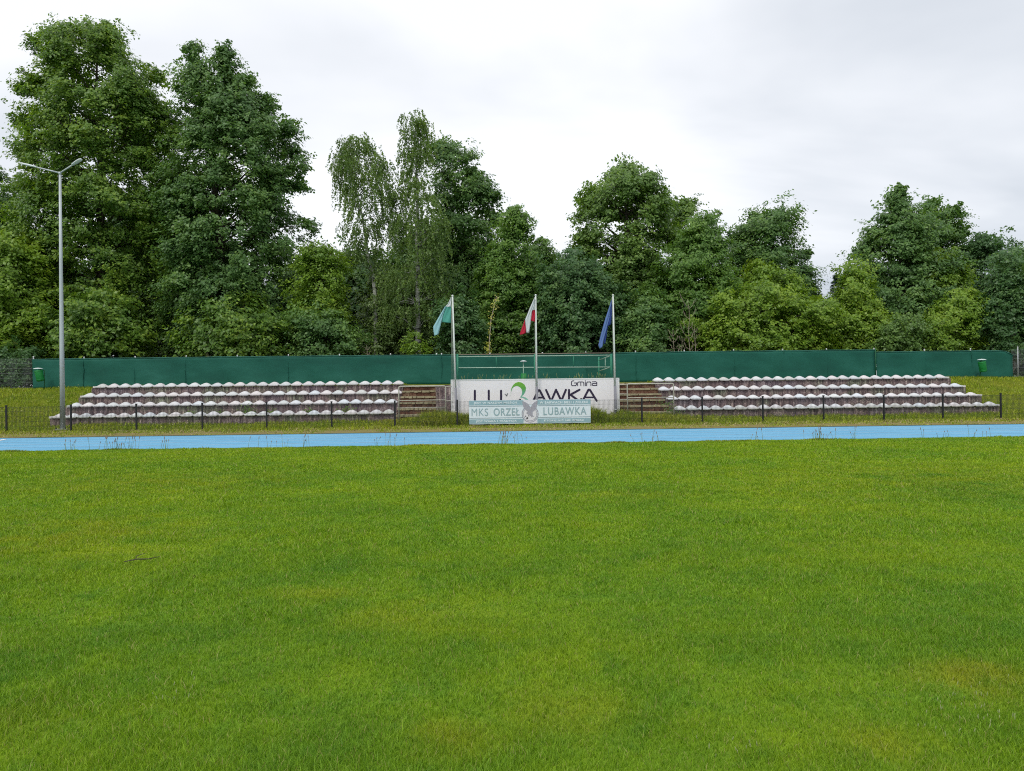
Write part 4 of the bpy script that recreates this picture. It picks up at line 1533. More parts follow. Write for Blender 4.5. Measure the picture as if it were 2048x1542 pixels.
def tree(name, label, cat, profile, Y, leafmat, trunk=None, L=.19, R0=.75, cover=1.0, bark='bark', depth=.85, group=None,
         style='spray', seed=None, trunk_r=.22, limbs=30, ground_z=1.8, shell=.30, gap=0.0, per=150, droop=.22, RB=1.0, lobes=(), opens=()):
    """a tree whose crown fills the photographed outline at distance Y; trunk: pixel polyline bottom to top"""
    global rng
    r_ = np.random.default_rng(seed if seed is not None else abs(hash(label)) % 9999)
    zs, xl, xr = prof_world(profile, Y)
    zlo, zhi = zs[0], zs[-1]
    # sample heights by local width
    zz = np.linspace(zlo, zhi, 200)
    ww = np.maximum(np.interp(zz, zs, xr) - np.interp(zz, zs, xl), .15)
    surf = (math.pi * ww * (1 + depth) / 2).sum() * (zhi - zlo) / 200
    nC = int(max(14, surf / (R0 * R0) * 2.1 * cover))
    cdf = np.cumsum(ww); cdf /= cdf[-1]
    z = np.interp(r_.random(nC), cdf, zz)
    phi = r_.uniform(0, 2 * np.pi, nC)
    wid = np.maximum(np.interp(z, zs, xr) - np.interp(z, zs, xl), .15) / 2
    cx_ = (np.interp(z, zs, xr) + np.interp(z, zs, xl)) / 2
    rr = r_.random(nC) ** shell
    rough = 1 + .09 * np.sin(phi * 3 + z * .9 + r_.uniform(0, 6)) + .06 * np.sin(phi * 5 - z * 1.7)
    Rc = R0 * r_.uniform(.6, 1.25, nC)
    Rc = np.minimum(Rc, np.maximum(wid * .8, .18))
    eff = np.maximum(wid - Rc * .35, .05)
    x = cx_ + eff * rr * rough * np.cos(phi)
    y = Y + np.minimum(depth * np.minimum(eff, 5.5), max(.45, Y - 37.5 - R0 * .6)) * rr * np.sin(phi)
    C = np.stack([x, y, z], -1)
    if style == 'spray' and RB > 0:
        # most sprays sit on a smaller number of boughs, on their outer and upper side
        nB = max(5, int(surf / (RB * RB * 2.2)))
        bi = r_.choice(nC, nB, replace=False) if nB < nC else np.arange(nC)
        rb = RB * r_.uniform(.6, 1.2, len(bi))
        ax0 = np.stack([np.cos(phi[bi]), np.sin(phi[bi]), np.full(len(bi), .35)], -1)
        BC = C[bi] - ax0 * rb[:, None] * .25
        BC[:, 0] += (cx_[bi] - BC[:, 0]) * .04
        which = r_.integers(0, len(bi), nC)
        dirs = unit(r_.normal(0, 1, (nC, 3)) + ax0[which] * .9 + np.array([0, 0, .25]))
        Cb = BC[which] + dirs * (rb[which] * r_.uniform(.72, 1.05, nC))[:, None] * np.array([1, 1, .8])
        use = r_.random(nC) < .5
        C = np.where(use[:, None], Cb, C)
        C[:, 1] = np.maximum(C[:, 1], 37.6)
        phi = np.where(use, np.arctan2(dirs[:, 1], dirs[:, 0]), phi)
    for (lx_, ly_, lr_) in lobes:
        q = at(lx_, ly_, Y)
        rad_ = lr_ * Y / FPX
        k_ = max(6, int(4 * math.pi * rad_ ** 2 / R0 ** 2 * .75))
        d_ = unit(r_.normal(0, 1, (k_, 3)))
        rl = np.minimum(R0 * r_.uniform(.6, 1.1, k_), rad_ * .95)
        C = np.concatenate([C, np.array(q)[None] + d_ * (np.maximum(rad_ - rl * .35, .05) * r_.random(k_) ** .4)[:, None]])
        phi = np.concatenate([phi, np.arctan2(d_[:, 1], d_[:, 0])])
        Rc = np.concatenate([Rc, rl])
    for (ox, oy, ow, oh, through) in opens:
        q = at(ox, oy, Y)
        e_ = ((C[:, 0] - q.x) / (ow * Y / FPX)) ** 2 + ((C[:, 2] - q.z) / (oh * Y / FPX)) ** 2
        k = (e_ > 1) | ((C[:, 1] > Y + .3) & (not through))
        C, phi, Rc = C[k], phi[k], Rc[k]
    nC = len(C)
    x, z = C[:, 0], C[:, 2]
    out = np.stack([np.cos(phi), np.sin(phi), np.full(nC, .25)], -1)
    if gap > 0:
        k = r_.random(nC) > gap * (vnoise(x, z, .5, 21) > .55)
        C, out, Rc = C[k], out[k], Rc[k]
        nC = len(C)
    faces = []
    if style == 'spray':
        nsub = 7
        nl = int(per * (R0 / .75) ** 2 * (.19 / L) ** 2 / nsub)
        sub = r_.normal(0, .42, (nC, nsub, 3)) * Rc[:, None, None]
        sub[..., 2] *= .85
        sub[..., 2] -= .14 * np.hypot(sub[..., 0], sub[..., 1])
        S = C[:, None] + sub
        lf = r_.normal(0, .24, (nC, nsub, nl, 3)) * Rc[:, None, None, None]
        lf[..., 2] *= .58
        lf[..., 2] -= droop * np.hypot(lf[..., 0], lf[..., 1])
        P = (S[:, :, None] + lf).reshape(-1, 3)
        o3 = np.broadcast_to(out[:, None, None], (nC, nsub, nl, 3)).reshape(-1, 3)
        nr = unit(np.array([0, -.12, .62]) + o3 * .75 + r_.normal(0, .40, P.shape))
        ax = o3 * .7 + r_.normal(0, .6, P.shape) + np.array([0, 0, -.45])
        m_ = len(P)
        l_ = L * r_.uniform(.6, 1.25, m_)
        faces.append(leaves(P, nr, ax, l_, l_ * r_.uniform(.5, .75, m_)))
    elif style == 'weep':
        ns_ = 6
        nl = int(per * .17)
        # strands hang from each tip
        sx = r_.normal(0, .45, (nC, ns_, 2)) * Rc[:, None, None]
        ln = r_.uniform(.3, 1.35, (nC, ns_))
        t = r_.random((nC, ns_, nl))
        P = np.empty((nC, ns_, nl, 3))
        P[..., 0] = C[:, None, None, 0] + sx[..., None, 0] + r_.normal(0, .035, t.shape) + out[:, None, None, 0] * .25 * np.sin(t * 1.5)
        P[..., 1] = C[:, None, None, 1] + sx[..., None, 1] + r_.normal(0, .05, t.shape)
        P[..., 2] = C[:, None, None, 2] + .35 - t * ln[..., None]
        P = P.reshape(-1, 3)
        m_ = len(P)
        nr = unit(r_.normal(0, 1, P.shape) + np.array([0, -.1, .5]))
        ax = r_.normal(0, .35, P.shape) + np.array([0, 0, -1.0])
        l_ = L * r_.uniform(.6, 1.2, m_)
        faces.append(leaves(P, nr, ax, l_, l_ * .6))
    elif style == 'conifer':
        nl = per
        # flat drooping boughs
        lf = r_.normal(0, 1, (nC, nl, 3)) * Rc[:, None, None] * np.array([.5, .5, .13])
        lf[..., 2] -= .35 * np.hypot(lf[..., 0], lf[..., 1])
        P = (C[:, None] + lf).reshape(-1, 3)
        o3 = np.broadcast_to(out[:, None], (nC, nl, 3)).reshape(-1, 3)
        nr = unit(np.array([0, 0, .8]) + r_.normal(0, .5, P.shape))
        ax = o3 + r_.normal(0, .35, P.shape) + np.array([0, 0, -.2])
        m_ = len(P)
        l_ = L * r_.uniform(.7, 1.3, m_)
        faces.append(leaves(P, nr, ax, l_, l_ * .28))
    V = np.concatenate(faces)
    # trunk line
    if trunk is None:
        mx_ = (profile[-1][1] + profile[-1][2]) / 2
        trunk = [(mx_, 720), ((profile[0][1] + profile[0][2]) / 2, profile[0][0] + 25)]
    tp = [at(a, b2, Y) for a, b2 in trunk]
    base = Vector((tp[0].x, Y, ground_z))
    root = thing(name, label, cat, tuple(base), group)
    off = np.array(base)
    np_mesh('crown', V - off, 4, LEAF[leafmat], root)
    b_ = MB()
    pts = [Vector((tp[0].x, Y, ground_z - .2))] + [p for p in tp if p.z > ground_z + .3]
    fine_ = []
    for i in range(len(pts) - 1):
        for s_ in range(4):
            q = pts[i].lerp(pts[i + 1], s_ / 4)
            if i or s_:
                q = q + Vector((r_.normal(0, .04), r_.normal(0, .04), 0))
            fine_.append(q)
    fine_.append(pts[-1])
    H = fine_[-1].z - fine_[0].z
    rad = [max(.015, trunk_r * (1 - .93 * (q.z - fine_[0].z) / H)) for q in fine_]
    b_.tube([q - base for q in fine_], rad, 9, True)
    zz_ = np.array([q.z for q in fine_])
    idx = r_.choice(nC, min(limbs, nC), replace=False)
    for i in idx:
        c_ = Vector(C[i])
        hd = math.hypot(c_.x - base.x, c_.y - Y)
        z0 = min(max(c_.z - .55 * hd - .3, ground_z + .12 * H), fine_[-2].z)
        j = int(np.searchsorted(zz_, z0)); j = min(max(j, 1), len(fine_) - 1)
        a = fine_[j]
        mid = a.lerp(c_, .5) + Vector((0, 0, .12 * hd * (1 if style != 'conifer' else -.5)))
        r0 = min(rad[j] * .55, .02 + .012 * (c_ - a).length)
        b_.tube([q - base for q in (a, a.lerp(mid, .5) + Vector((r_.normal(0, .08), 0, r_.normal(0, .05))), mid, mid.lerp(c_, .55) + Vector((r_.normal(0, .1), 0, r_.normal(0, .08))), c_)],
                [r0, r0 * .8, r0 * .6, r0 * .4, .008], 5, False)
    b_.build('trunk', M[bark], root)
    return root


TR = [
    # name, label, category, profile, Y, leaf, options
    ('linden_tree', 'huge spreading linden at the left, tallest tree in the photo', 'tree',
     [(62, 160, 225), (84, 96, 255), (108, 78, 278), (145, 60, 305), (205, 55, 335), (260, 52, 358), (340, 42, 370), (430, 30, 365), (520, 40, 350), (600, 45, 340), (700, 50, 330)],
     44, 'linden', dict(trunk=[(200, 715), (203, 520), (200, 400), (205, 300), (190, 200), (195, 90)], trunk_r=.42, limbs=80, seed=1, opens=((198, 300, 20, 70, 0), (90, 130, 14, 26, 0), (230, 190, 22, 14, 0), (315, 500, 10, 16, 1)), lobes=((70, 88, 20), (95, 70, 20), (128, 66, 26), (212, 70, 30), (178, 58, 22), (308, 155, 24), (48, 175, 20), (46, 240, 20), (48, 300, 22), (340, 235, 24), (38, 370, 24)), L=.18, R0=.7, gap=.25)),
    ('linden_tree', 'huge twin-topped linden beside the tallest tree, edge stepping down to the right', 'tree',
     [(130, 362, 482), (150, 354, 492), (190, 352, 512), (215, 350, 545), (250, 345, 560), (300, 335, 595), (350, 330, 592), (400, 325, 580), (430, 325, 600), (480, 320, 612), (540, 318, 608), (620, 322, 590), (705, 330, 578)],
     43, 'maple', dict(trunk=[(432, 715), (440, 520), (432, 400), (425, 280), (418, 120)], trunk_r=.4, limbs=80, seed=2, opens=((432, 190, 9, 40, 0), (465, 305, 12, 34, 0), (495, 445, 20, 26, 0), (418, 108, 6, 18, 1)), lobes=((384, 96, 16), (450, 98, 16), (386, 120, 26), (450, 122, 30), (385, 150, 26), (490, 160, 22), (532, 205, 26), (575, 262, 26), (592, 325, 26), (598, 370, 18), (612, 450, 22)), L=.18, R0=.66, gap=.22)),
    ('broadleaf_tree', 'loose-crowned tree cut off by the left edge of the photo', 'tree',
     [(340, -80, 15), (400, -120, 40), (470, -140, 55), (560, -150, 60), (700, -150, 50)], 46, 'maple', dict(seed=3, limbs=30, gap=.3)),
    ('bushy_tree', 'yellow-green bushy tree under the big linden at the left edge', 'tree',
     [(470, -40, 60), (520, -90, 100), (600, -100, 110), (680, -100, 95), (730, -100, 80)], 40.5, 'bright', dict(seed=4, limbs=16, R0=.6)),
    ('bushy_tree', 'yellow-green tree glowing between the big lindens and the birches', 'tree',
     [(488, 615, 655), (515, 605, 680), (560, 600, 695), (620, 600, 695), (700, 600, 690)], 41.6, 'bright', dict(seed=5, limbs=16, L=.16, R0=.6)),
    ('birch_tree', 'weeping birch with leaning pale trunk right of the lindens', 'tree',
     [(276, 700, 728), (300, 672, 752), (340, 662, 785), (380, 668, 806), (420, 680, 800), (460, 690, 775), (500, 695, 765), (540, 690, 760)],
     43, 'birch', dict(trunk=[(752, 715), (748, 560), (735, 500), (722, 430), (708, 360), (705, 300)], bark='birch_bark', trunk_r=.17, limbs=36, style='weep', L=.125, R0=.7, seed=6, cover=.62, lobes=((690, 310, 26), (725, 300, 20), (765, 345, 24), (688, 370, 28), (795, 400, 16)), per=150, gap=.35)),
    ('birch_tree', 'tall thin-topped weeping birch, highest of the birches', 'tree',
     [(225, 830, 842), (250, 802, 862), (300, 805, 862), (330, 805, 858), (370, 805, 852), (400, 790, 880), (460, 775, 900), (540, 760, 900), (640, 765, 900)],
     42.2, 'birch', dict(trunk=[(836, 715), (835, 500), (834, 400), (832, 300), (832, 240)], bark='birch_bark', trunk_r=.2, limbs=50, style='weep', L=.125, R0=.75, seed=7, cover=.68, lobes=((832, 260, 22), (820, 310, 18)), per=170, gap=.15)),
    ('broadleaf_tree', 'dark poplar-like tree sloping down to the right behind the tall birch', 'tree',
     [(272, 862, 898), (300, 858, 925), (345, 855, 965), (385, 858, 992), (440, 860, 1000), (480, 862, 1000), (540, 850, 985), (620, 850, 970), (700, 860, 960)],
     46.5, 'maple', dict(trunk=[(900, 715), (898, 520), (885, 300)], seed=8, limbs=50, opens=((905, 480, 14, 26, 0), (950, 430, 12, 12, 1)), lobes=((882, 292, 18), (945, 345, 16), (985, 390, 14), (990, 440, 14)), L=.18, gap=.25)),
    ('broadleaf_tree', 'medium green tree with pointed top left of the white and red flag', 'tree',
     [(415, 1022, 1040), (440, 1000, 1055), (500, 985, 1060), (560, 960, 1070), (640, 945, 1080), (705, 940, 1080)],
     43.5, 'mid', dict(trunk=[(1012, 715), (1016, 560), (1030, 430)], bark='bark_grey', trunk_r=.12, seed=9, limbs=30, L=.16)),
    ('slender_tree', 'slender yellow-green tree tops behind the white and red flag', 'tree',
     [(468, 1064, 1080), (500, 1048, 1105), (560, 1045, 1115), (650, 1050, 1120)], 47, 'mid', dict(seed=10, limbs=16, L=.16)),
    ('hornbeam_tree', 'broad dark green tree between the red and the blue flag', 'tree',
     [(512, 1100, 1190), (545, 1075, 1225), (600, 1062, 1250), (650, 1060, 1262), (708, 1062, 1262)],
     41, 'dark', dict(seed=11, limbs=30, L=.17, R0=.65, per=170)),
    ('oak_tree', 'large round-crowned tree standing above the others right of the middle', 'tree',
     [(334, 1230, 1262), (352, 1205, 1305), (365, 1200, 1315), (380, 1160, 1320), (410, 1152, 1340), (450, 1146, 1348), (490, 1146, 1338), (530, 1160, 1320), (600, 1180, 1320)],
     45, 'oak', dict(trunk=[(1256, 715), (1255, 540), (1253, 430), (1250, 345)], trunk_r=.3, seed=12, limbs=60, opens=((1252, 440, 14, 34, 0), (1215, 470, 22, 14, 1), (1300, 475, 16, 16, 1), (1160, 545, 12, 16, 1)), lobes=((1185, 388, 28), (1318, 392, 26), (1248, 345, 28), (1170, 470, 28), (1300, 350, 14), (1160, 510, 18)), gap=.35, L=.19)),
    ('oak_tree', 'sparse tree with one long bare-ended limb pointing up right', 'tree',
     [(402, 1345, 1362), (425, 1340, 1395), (450, 1345, 1415), (490, 1330, 1425), (540, 1330, 1425)],
     47, 'oak', dict(trunk=[(1360, 715), (1362, 560), (1372, 480), (1410, 450), (1436, 428)], trunk_r=.18, seed=13, limbs=24, lobes=((1402, 452, 14), (1424, 437, 12), (1436, 428, 7), (1365, 420, 18)), gap=.5, cover=.7, L=.18, R0=.6)),
    ('bushy_tree', 'tall olive green bushy tree in front of the round-crowned tree', 'tree',
     [(450, 1385, 1425), (490, 1345, 1450), (530, 1310, 1465), (580, 1280, 1470), (640, 1262, 1460), (705, 1262, 1440)],
     42, 'mid', dict(seed=14, limbs=24, L=.16, R0=.65)),
    ('broadleaf_tree', 'dark green tree with branches reaching right over the yellow bush', 'tree',
     [(428, 1520, 1575), (450, 1470, 1590), (475, 1450, 1600), (510, 1448, 1620), (540, 1450, 1612), (570, 1450, 1630), (620, 1450, 1638), (700, 1460, 1640)],
     44.5, 'maple', dict(trunk=[(1545, 715), (1545, 560), (1540, 450)], seed=15, limbs=46, opens=((1545, 500, 12, 26, 0),), lobes=((1606, 508, 14), (1618, 507, 7), (1608, 545, 14), (1545, 445, 20), (1475, 470, 16), (1625, 590, 14)), L=.18, gap=.2)),
    ('bushy_tree', 'broad rounded yellow-green bush right of the blue flag', 'bush',
     [(580, 1440, 1600), (605, 1415, 1635), (640, 1390, 1655), (680, 1375, 1665), (712, 1372, 1665)],
     39.6, 'bright', dict(seed=16, limbs=20, L=.16, R0=.55, per=170)),
    ('spruce_tree', 'small dark spruce with bare spiky tip in the gap, left one', 'tree',
     [(566, 1622, 1626), (600, 1612, 1636), (640, 1600, 1648), (700, 1585, 1660)], 46, 'spruce', dict(seed=17, style='conifer', L=.22, R0=.5, per=90, limbs=20, trunk_r=.1, trunk=[(1622, 715), (1625, 560)])),
    ('spruce_tree', 'small dark spruce with thin leader in the gap, right one', 'tree',
     [(548, 1670, 1674), (580, 1662, 1686), (620, 1648, 1700), (700, 1630, 1715)], 45, 'spruce', dict(seed=18, style='conifer', L=.22, R0=.5, per=90, limbs=20, trunk_r=.1, trunk=[(1672, 715), (1672, 540)])),
    ('broadleaf_tree', 'tall pointed tree with narrow feathery tip at the right', 'tree',
     [(370, 1788, 1806), (400, 1784, 1818), (425, 1770, 1828), (450, 1745, 1850), (480, 1725, 1870), (510, 1716, 1890), (550, 1712, 1905), (600, 1690, 1920), (660, 1680, 1900), (710, 1690, 1890)],
     43, 'maple', dict(trunk=[(1800, 715), (1800, 560), (1797, 390)], seed=19, limbs=60, lobes=((1797, 374, 6), (1797, 385, 11), (1797, 405, 15), (1745, 470, 16), (1725, 505, 14), (1830, 440, 16)), L=.18)),
    ('broadleaf_tree', 'rounded dark tree directly behind the tall pointed one', 'tree',
     [(398, 1850, 1882), (425, 1832, 1905), (455, 1825, 1932), (490, 1830, 1925), (560, 1830, 1925), (650, 1830, 1920)],
     46, 'maple', dict(seed=20, limbs=40, lobes=((1862, 415, 16), (1895, 425, 16), (1922, 465, 14)), L=.18, gap=.2)),
    ('broadleaf_tree', 'dark green tree mass cut off by the right edge of the photo', 'tree',
     [(488, 1955, 1990), (515, 1930, 2060), (560, 1915, 2120), (640, 1915, 2150), (708, 1920, 2150)], 45, 'dark', dict(seed=21, limbs=40, L=.18)),
    ('broadleaf_tree', 'dark drooping tree before the right end of the green screen', 'tree',
     [(530, 1990, 2060), (580, 1972, 2100), (640, 1962, 2120), (690, 1968, 2120), (712, 1990, 2110)],
     37.9, 'dark', dict(trunk=[(2024, 752), (2027, 725), (2024, 700), (2020, 600)], bark='bark_grey', trunk_r=.09, seed=22, limbs=26, L=.16, R0=.5)),
    ('bushy_tree', 'light green bushy tree left of the tall pointed tree', 'tree',
     [(545, 1685, 1725), (580, 1670, 1750), (630, 1655, 1780), (710, 1650, 1800)], 40.5, 'bright', dict(seed=23, limbs=16, L=.16, R0=.55)),
    ('bushy_tree', 'light green shrub above the right part of the screen', 'bush',
     [(600, 1900, 1950), (630, 1860, 1965), (665, 1790, 1968), (710, 1760, 1975)], 39, 'bright', dict(seed=24, limbs=14, L=.15, R0=.5)),
    ('bushy_tree', 'low leafy shrub above the lower section of the screen', 'bush',
     [(650, 1760, 1850), (680, 1740, 1880), (710, 1735, 1890)], 38.6, 'oak', dict(seed=25, limbs=10, L=.15, R0=.45)),
    ('bushy_tree', 'dark green undergrowth shrub right of the huge lindens', 'bush',
     [(645, 600, 680), (665, 580, 710), (712, 575, 725)], 40, 'maple', dict(seed=26, limbs=14, L=.17, R0=.6)),
    ('bushy_tree', 'shaded drooping shrub between the two birch trunks', 'bush',
     [(560, 750, 820), (600, 720, 860), (650, 715, 880), (712, 715, 890)], 44.5, 'birch', dict(seed=27, limbs=14, L=.14, R0=.6)),
    ('bushy_tree', 'dark leafy shrub behind the white and teal flag', 'bush',
     [(600, 905, 950), (640, 880, 965), (712, 870, 970)], 40, 'dark', dict(seed=28, limbs=12, L=.17, R0=.5)),
    ('sapling', 'bright yellow-green sapling peeping over the screen left of the teal flag', 'bush',
     [(684, 822, 838), (696, 808, 850), (712, 812, 846)], 37.7, 'bright', dict(seed=29, limbs=6, L=.12, R0=.25, trunk_r=.02)),
    ('bushy_tree', 'dark shrub at the foot of the blue flag trees', 'bush',
     [(590, 1260, 1310), (640, 1245, 1345), (712, 1240, 1360)], 40, 'maple', dict(seed=30, limbs=14, L=.17, R0=.55)),
    ('bushy_tree', 'big-leaved shrub below the tallest linden', 'bush',
     [(590, 150, 250), (640, 120, 290), (712, 110, 310)], 40.2, 'linden', dict(seed=31, limbs=14, L=.2, R0=.65)),
    ('bushy_tree', 'overhanging leafy shrub below the twin-topped linden', 'bush',
     [(590, 420, 520), (640, 380, 560), (712, 350, 590)], 40.2, 'linden', dict(seed=32, limbs=14, L=.2, R0=.65)),
    ('bushy_tree', 'shrub growing through the bare wire panel at the far left', 'bush',
     [(700, -60, 70), (735, -70, 62), (765, -70, 58)], 37.9, 'dark', dict(seed=33, limbs=10, L=.14, R0=.4, ground_z=1.7)),
    ('bushy_tree', 'light green shrub in front of the yellow-green tree, right of the lindens', 'bush', [(610, 590, 640), (640, 575, 650), (712, 560, 660)], 40.8, 'mid', dict(seed=36, limbs=12, L=.17, R0=.6)),
    ('background_tree', 'far tree between the twin-topped linden and the first birch', 'tree', [(520, 560, 660), (600, 540, 700), (730, 540, 700)], 54, 'maple', dict(seed=37, limbs=8, L=.28, R0=1.0, per=110, cover=1.9)),
    ('bushy_tree', 'yellow-green bushy top showing before the dark tree with branches reaching right', 'tree', [(525, 1510, 1555), (560, 1485, 1595), (620, 1475, 1605), (700, 1475, 1605)], 41.8, 'bright', dict(seed=38, limbs=12, L=.16, R0=.55)),
    ('bushy_tree', 'small bright green crown before the rounded dark tree at the right', 'tree', [(500, 1868, 1900), (530, 1855, 1922), (590, 1852, 1922), (700, 1860, 1915)], 42, 'bright', dict(seed=39, limbs=12, L=.16, R0=.55)),
    # the wood behind
    ('bushy_tree', 'dense dark shrub standing deeper behind the left wire panel', 'bush', [(640, -220, 40), (680, -260, 90), (800, -260, 90)], 48, 'dark', dict(seed=34, limbs=10, L=.22, R0=.8)),
    ('bushy_tree', 'dense dark shrub behind the bare wire panel at the right edge', 'bush', [(620, 2000, 2200), (680, 1960, 2260), (790, 1960, 2260)], 45, 'dark', dict(seed=35, limbs=10, L=.2, R0=.7)),
    ('background_tree', 'shadowy far tree filling the gap behind the two lindens', 'tree', [(420, 240, 420), (520, 180, 470), (720, 180, 470)], 56, 'dark', dict(seed=41, cover=1.9, limbs=8, L=.3, R0=1.2, per=110)),
    ('background_tree', 'shadowy far tree behind the first birch', 'tree', [(500, 690, 770), (560, 640, 820), (720, 640, 820)], 55, 'dark', dict(seed=42, cover=1.9, limbs=8, L=.3, R0=1.2, per=110)),
    ('background_tree', 'shadowy far tree behind the tall birch', 'tree', [(470, 800, 960), (560, 770, 1010), (720, 770, 1010)], 57, 'maple', dict(seed=43, cover=1.9, limbs=8, L=.3, R0=1.2, per=110)),
    ('background_tree', 'shadowy far tree behind the middle flagpole', 'tree', [(525, 1010, 1150), (580, 980, 1180), (720, 980, 1180)], 56, 'dark', dict(seed=44, cover=1.9, limbs=8, L=.3, R0=1.2, per=110)),
    ('background_tree', 'far tree low behind the round-crowned oak', 'tree', [(530, 1190, 1340), (590, 1160, 1380), (720, 1160, 1380)], 55, 'maple', dict(seed=45, cover=1.9, limbs=8, L=.3, R0=1.2, per=110)),
    ('background_tree', 'far tree behind the broad yellow bush', 'tree', [(560, 1400, 1560), (610, 1370, 1610), (720, 1370, 1625)], 56, 'dark', dict(seed=46, cover=1.9, limbs=8, L=.3, R0=1.2, per=110)),
    ('background_tree', 'far low tree in the gap between the two spruces', 'tree', [(640, 1600, 1700), (670, 1590, 1760), (720, 1590, 1760)], 58, 'dark', dict(seed=47, cover=1.9, limbs=8, L=.3, R0=1.0, per=110)),
    ('background_tree', 'shadowy far tree behind the right tree group', 'tree', [(560, 1780, 1960), (620, 1740, 2060), (720, 1740, 2120)], 57, 'dark', dict(seed=48, cover=1.9, limbs=8, L=.3, R0=1.2, per=110)),
    ('background_tree', 'shadowy far tree behind the left edge bush', 'tree', [(500, -60, 120), (600, -120, 200), (720, -140, 200)], 56, 'dark', dict(seed=49, cover=1.9, limbs=8, L=.3, R0=1.2, per=110)),
]
for nm, lab, cat, prof, Y, lm, kw in TR:
    grp = 'far trees deep in the wood' if nm == 'background_tree' else 'trees and bushes beyond the screen'
    tree(nm, lab, cat, prof, Y, lm, group=grp, **kw)


# bare dead saplings between the olive tree and the yellow bush
def dead(px, yt, label, seed, Y=38.6, spread=1.0):
    r_ = random.Random(seed)
    P = at(px, yt, Y)
    t = thing('dead_sapling', label, 'dead tree', (P.x, Y, 1.8), 'bare dead saplings')
    H = P.z - 1.8
    b_ = MB()
    pts = [Vector((0, 0, -.1))]
    for k in range(1, 9):
        pts.append(Vector((pts[-1].x + r_.gauss(0, .05) * spread, r_.gauss(0, .03), H * k / 8)))
    b_.tube(pts, [.028 - .0028 * k for k in range(9)], 6)
    b_.build('trunk', M['twig_pale'], t)
    b_ = MB()
    for k in range(3, 8):
        for s_ in (-1, 1):
            a = pts[k]
            l_ = (.25 + .5 * r_.random()) * spread
            e_ = a + Vector((s_ * l_ * .55, r_.gauss(0, .1), l_))
            b_.tube([a, a.lerp(e_, .5) + Vector((s_ * .06, 0, -.04)), e_], [.012, .009, .004], 5)
            e2 = a.lerp(e_, .6) + Vector((s_ * .18, r_.gauss(0, .1), .12))
            b_.tube([a.lerp(e_, .5), e2], [.006, .003], 4)
    b_.build('branches', M['twig_pale'], t)


dead(1378, 598, 'forked bare dead sapling beside the yellow-green bush, tallest of the bare ones', 1, spread=1.2)
dead(1345, 660, 'thin bare sapling left of the forked dead one', 2, spread=.6)
dead(1362, 672, 'short bare sapling just left of the forked dead one', 3, spread=.4)
dead(1388, 650, 'thin bare sapling just right of the forked dead one', 4, spread=.5)
dead(415, 655, 'bare pale twig rising before the twin-topped linden', 5, spread=.3)
dead(735, 690, 'short pale stick showing above the screen left of the birch trunk', 6, spread=.2)

# vine-covered pole
Yv = 38.3
tp, bt = at(993, 592, Yv), at(978, 712, Yv)
t = thing('vine_pole', 'thin bare stem with yellowing vine between the teal and red flags', 'vine', (bt.x, Yv, 1.8))
b_ = MB()
v1, v2 = at(982, 640, Yv), at(979, 680, Yv)
b_.tube([(0, 0, -.1), v2 - t.location, v1 - t.location, tp - t.location], [.03, .025, .02, .01], 6)
b_.build('stem', M['twig_pale'], t)
P = []
for (px, py, sd, k) in ((992, 600, 3, 26), (988, 614, 4, 34), (983, 630, 3, 26), (980, 648, 2.5, 20), (979, 664, 2, 14), (976, 692, 4, 60), (977, 702, 3, 34)):
    for _ in range(k):
        q = at(px + random.gauss(0, sd), py + random.gauss(0, sd * 1.4), Yv + random.gauss(0, .1))
        P.append(q - t.location)
P = np.array(P)
r2 = np.random.default_rng(3)
nr = unit(r2.normal(0, .6, P.shape) + np.array([0, -.3, .7]))
ax = r2.normal(0, .6, P.shape) + np.array([0, 0, -.6])
np_mesh('vine_leaves', leaves(P, nr, ax, r2.uniform(.07, .14, len(P)), r2.uniform(.05, .09, len(P))), 4, LEAF['yellow'], t)

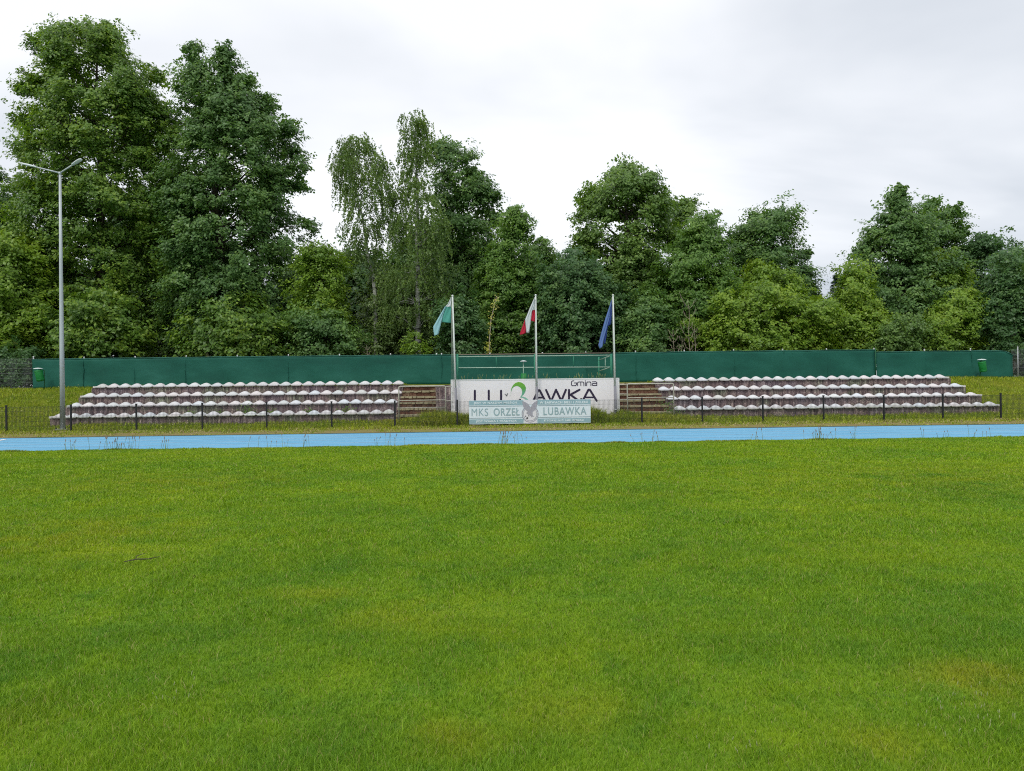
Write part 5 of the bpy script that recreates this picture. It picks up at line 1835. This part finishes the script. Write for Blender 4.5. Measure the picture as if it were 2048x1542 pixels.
# weeds rooted on the terraces
def plant(px, py, Yp, zb, n_, size, label, lm='mid'):
    q = at(px, py, Yp)
    r2 = np.random.default_rng(int(px))
    root = thing('weed_plant', label, 'weed', (q.x, Yp, zb), 'leafy weeds on the terraces')
    P = r2.normal(0, 1, (n_, 3)) * np.array([size * .5, size * .18, size * .3]) + np.array([0, -.05, size * .45])
    P[:, 2] = np.abs(P[:, 2])
    nr = unit(r2.normal(0, .5, P.shape) + np.array([0, -.4, .7]))
    ax = r2.normal(0, .6, P.shape) + np.array([0, 0, .2])
    np_mesh('leaves', leaves(P, nr, ax, r2.uniform(.05, .10, n_), r2.uniform(.03, .06, n_)), 4, LEAF[lm], root)
    b_ = MB()
    for _ in range(6):
        e_ = Vector(P[r2.integers(n_)])
        b_.tube([(0, 0, -.03), e_ * .5 + Vector((0, 0, .02)), e_], [.008, .006, .003], 4)
    b_.build('stems', M['weed'], root)


plant(498, 818, 32.75, ROW_Z[0], 170, .42, 'leafy green weed on the left terrace covering a seat of the second row')
plant(440, 818, 32.75, ROW_Z[0], 60, .28, 'small leafy weed left of the biggest weed on the left terrace')
plant(545, 822, 32.75, ROW_Z[0], 60, .26, 'small leafy weed right of the biggest weed on the left terrace')
plant(618, 820, 32.75, ROW_Z[0], 60, .26, 'small leafy weed on the left terrace, second from the steps')
plant(692, 818, 32.75, ROW_Z[0], 110, .36, 'bushy leafy weed on the left terrace nearest the steps')
plant(380, 803, 32.75, ROW_Z[0], 60, .26, 'low leafy weed on the left terrace, furthest from the steps')
plant(1340, 810, 31.6, .2, 160, .45, 'leafy weed at the left corner of the right terrace', 'mid')
plant(1330, 792, 32.7, ROW_Z[0], 110, .4, 'olive weed on the end of the right terrace above the corner weed', 'oak')
for i, (px, n_, sz) in enumerate(((175, 60, .3), (215, 70, .3), (330, 60, .3), (470, 60, .3), (590, 60, .3), (700, 60, .3), (1430, 70, .3), (1545, 60, .3), (1730, 70, .3), (1850, 70, .3), (1905, 60, .28))):
    pass
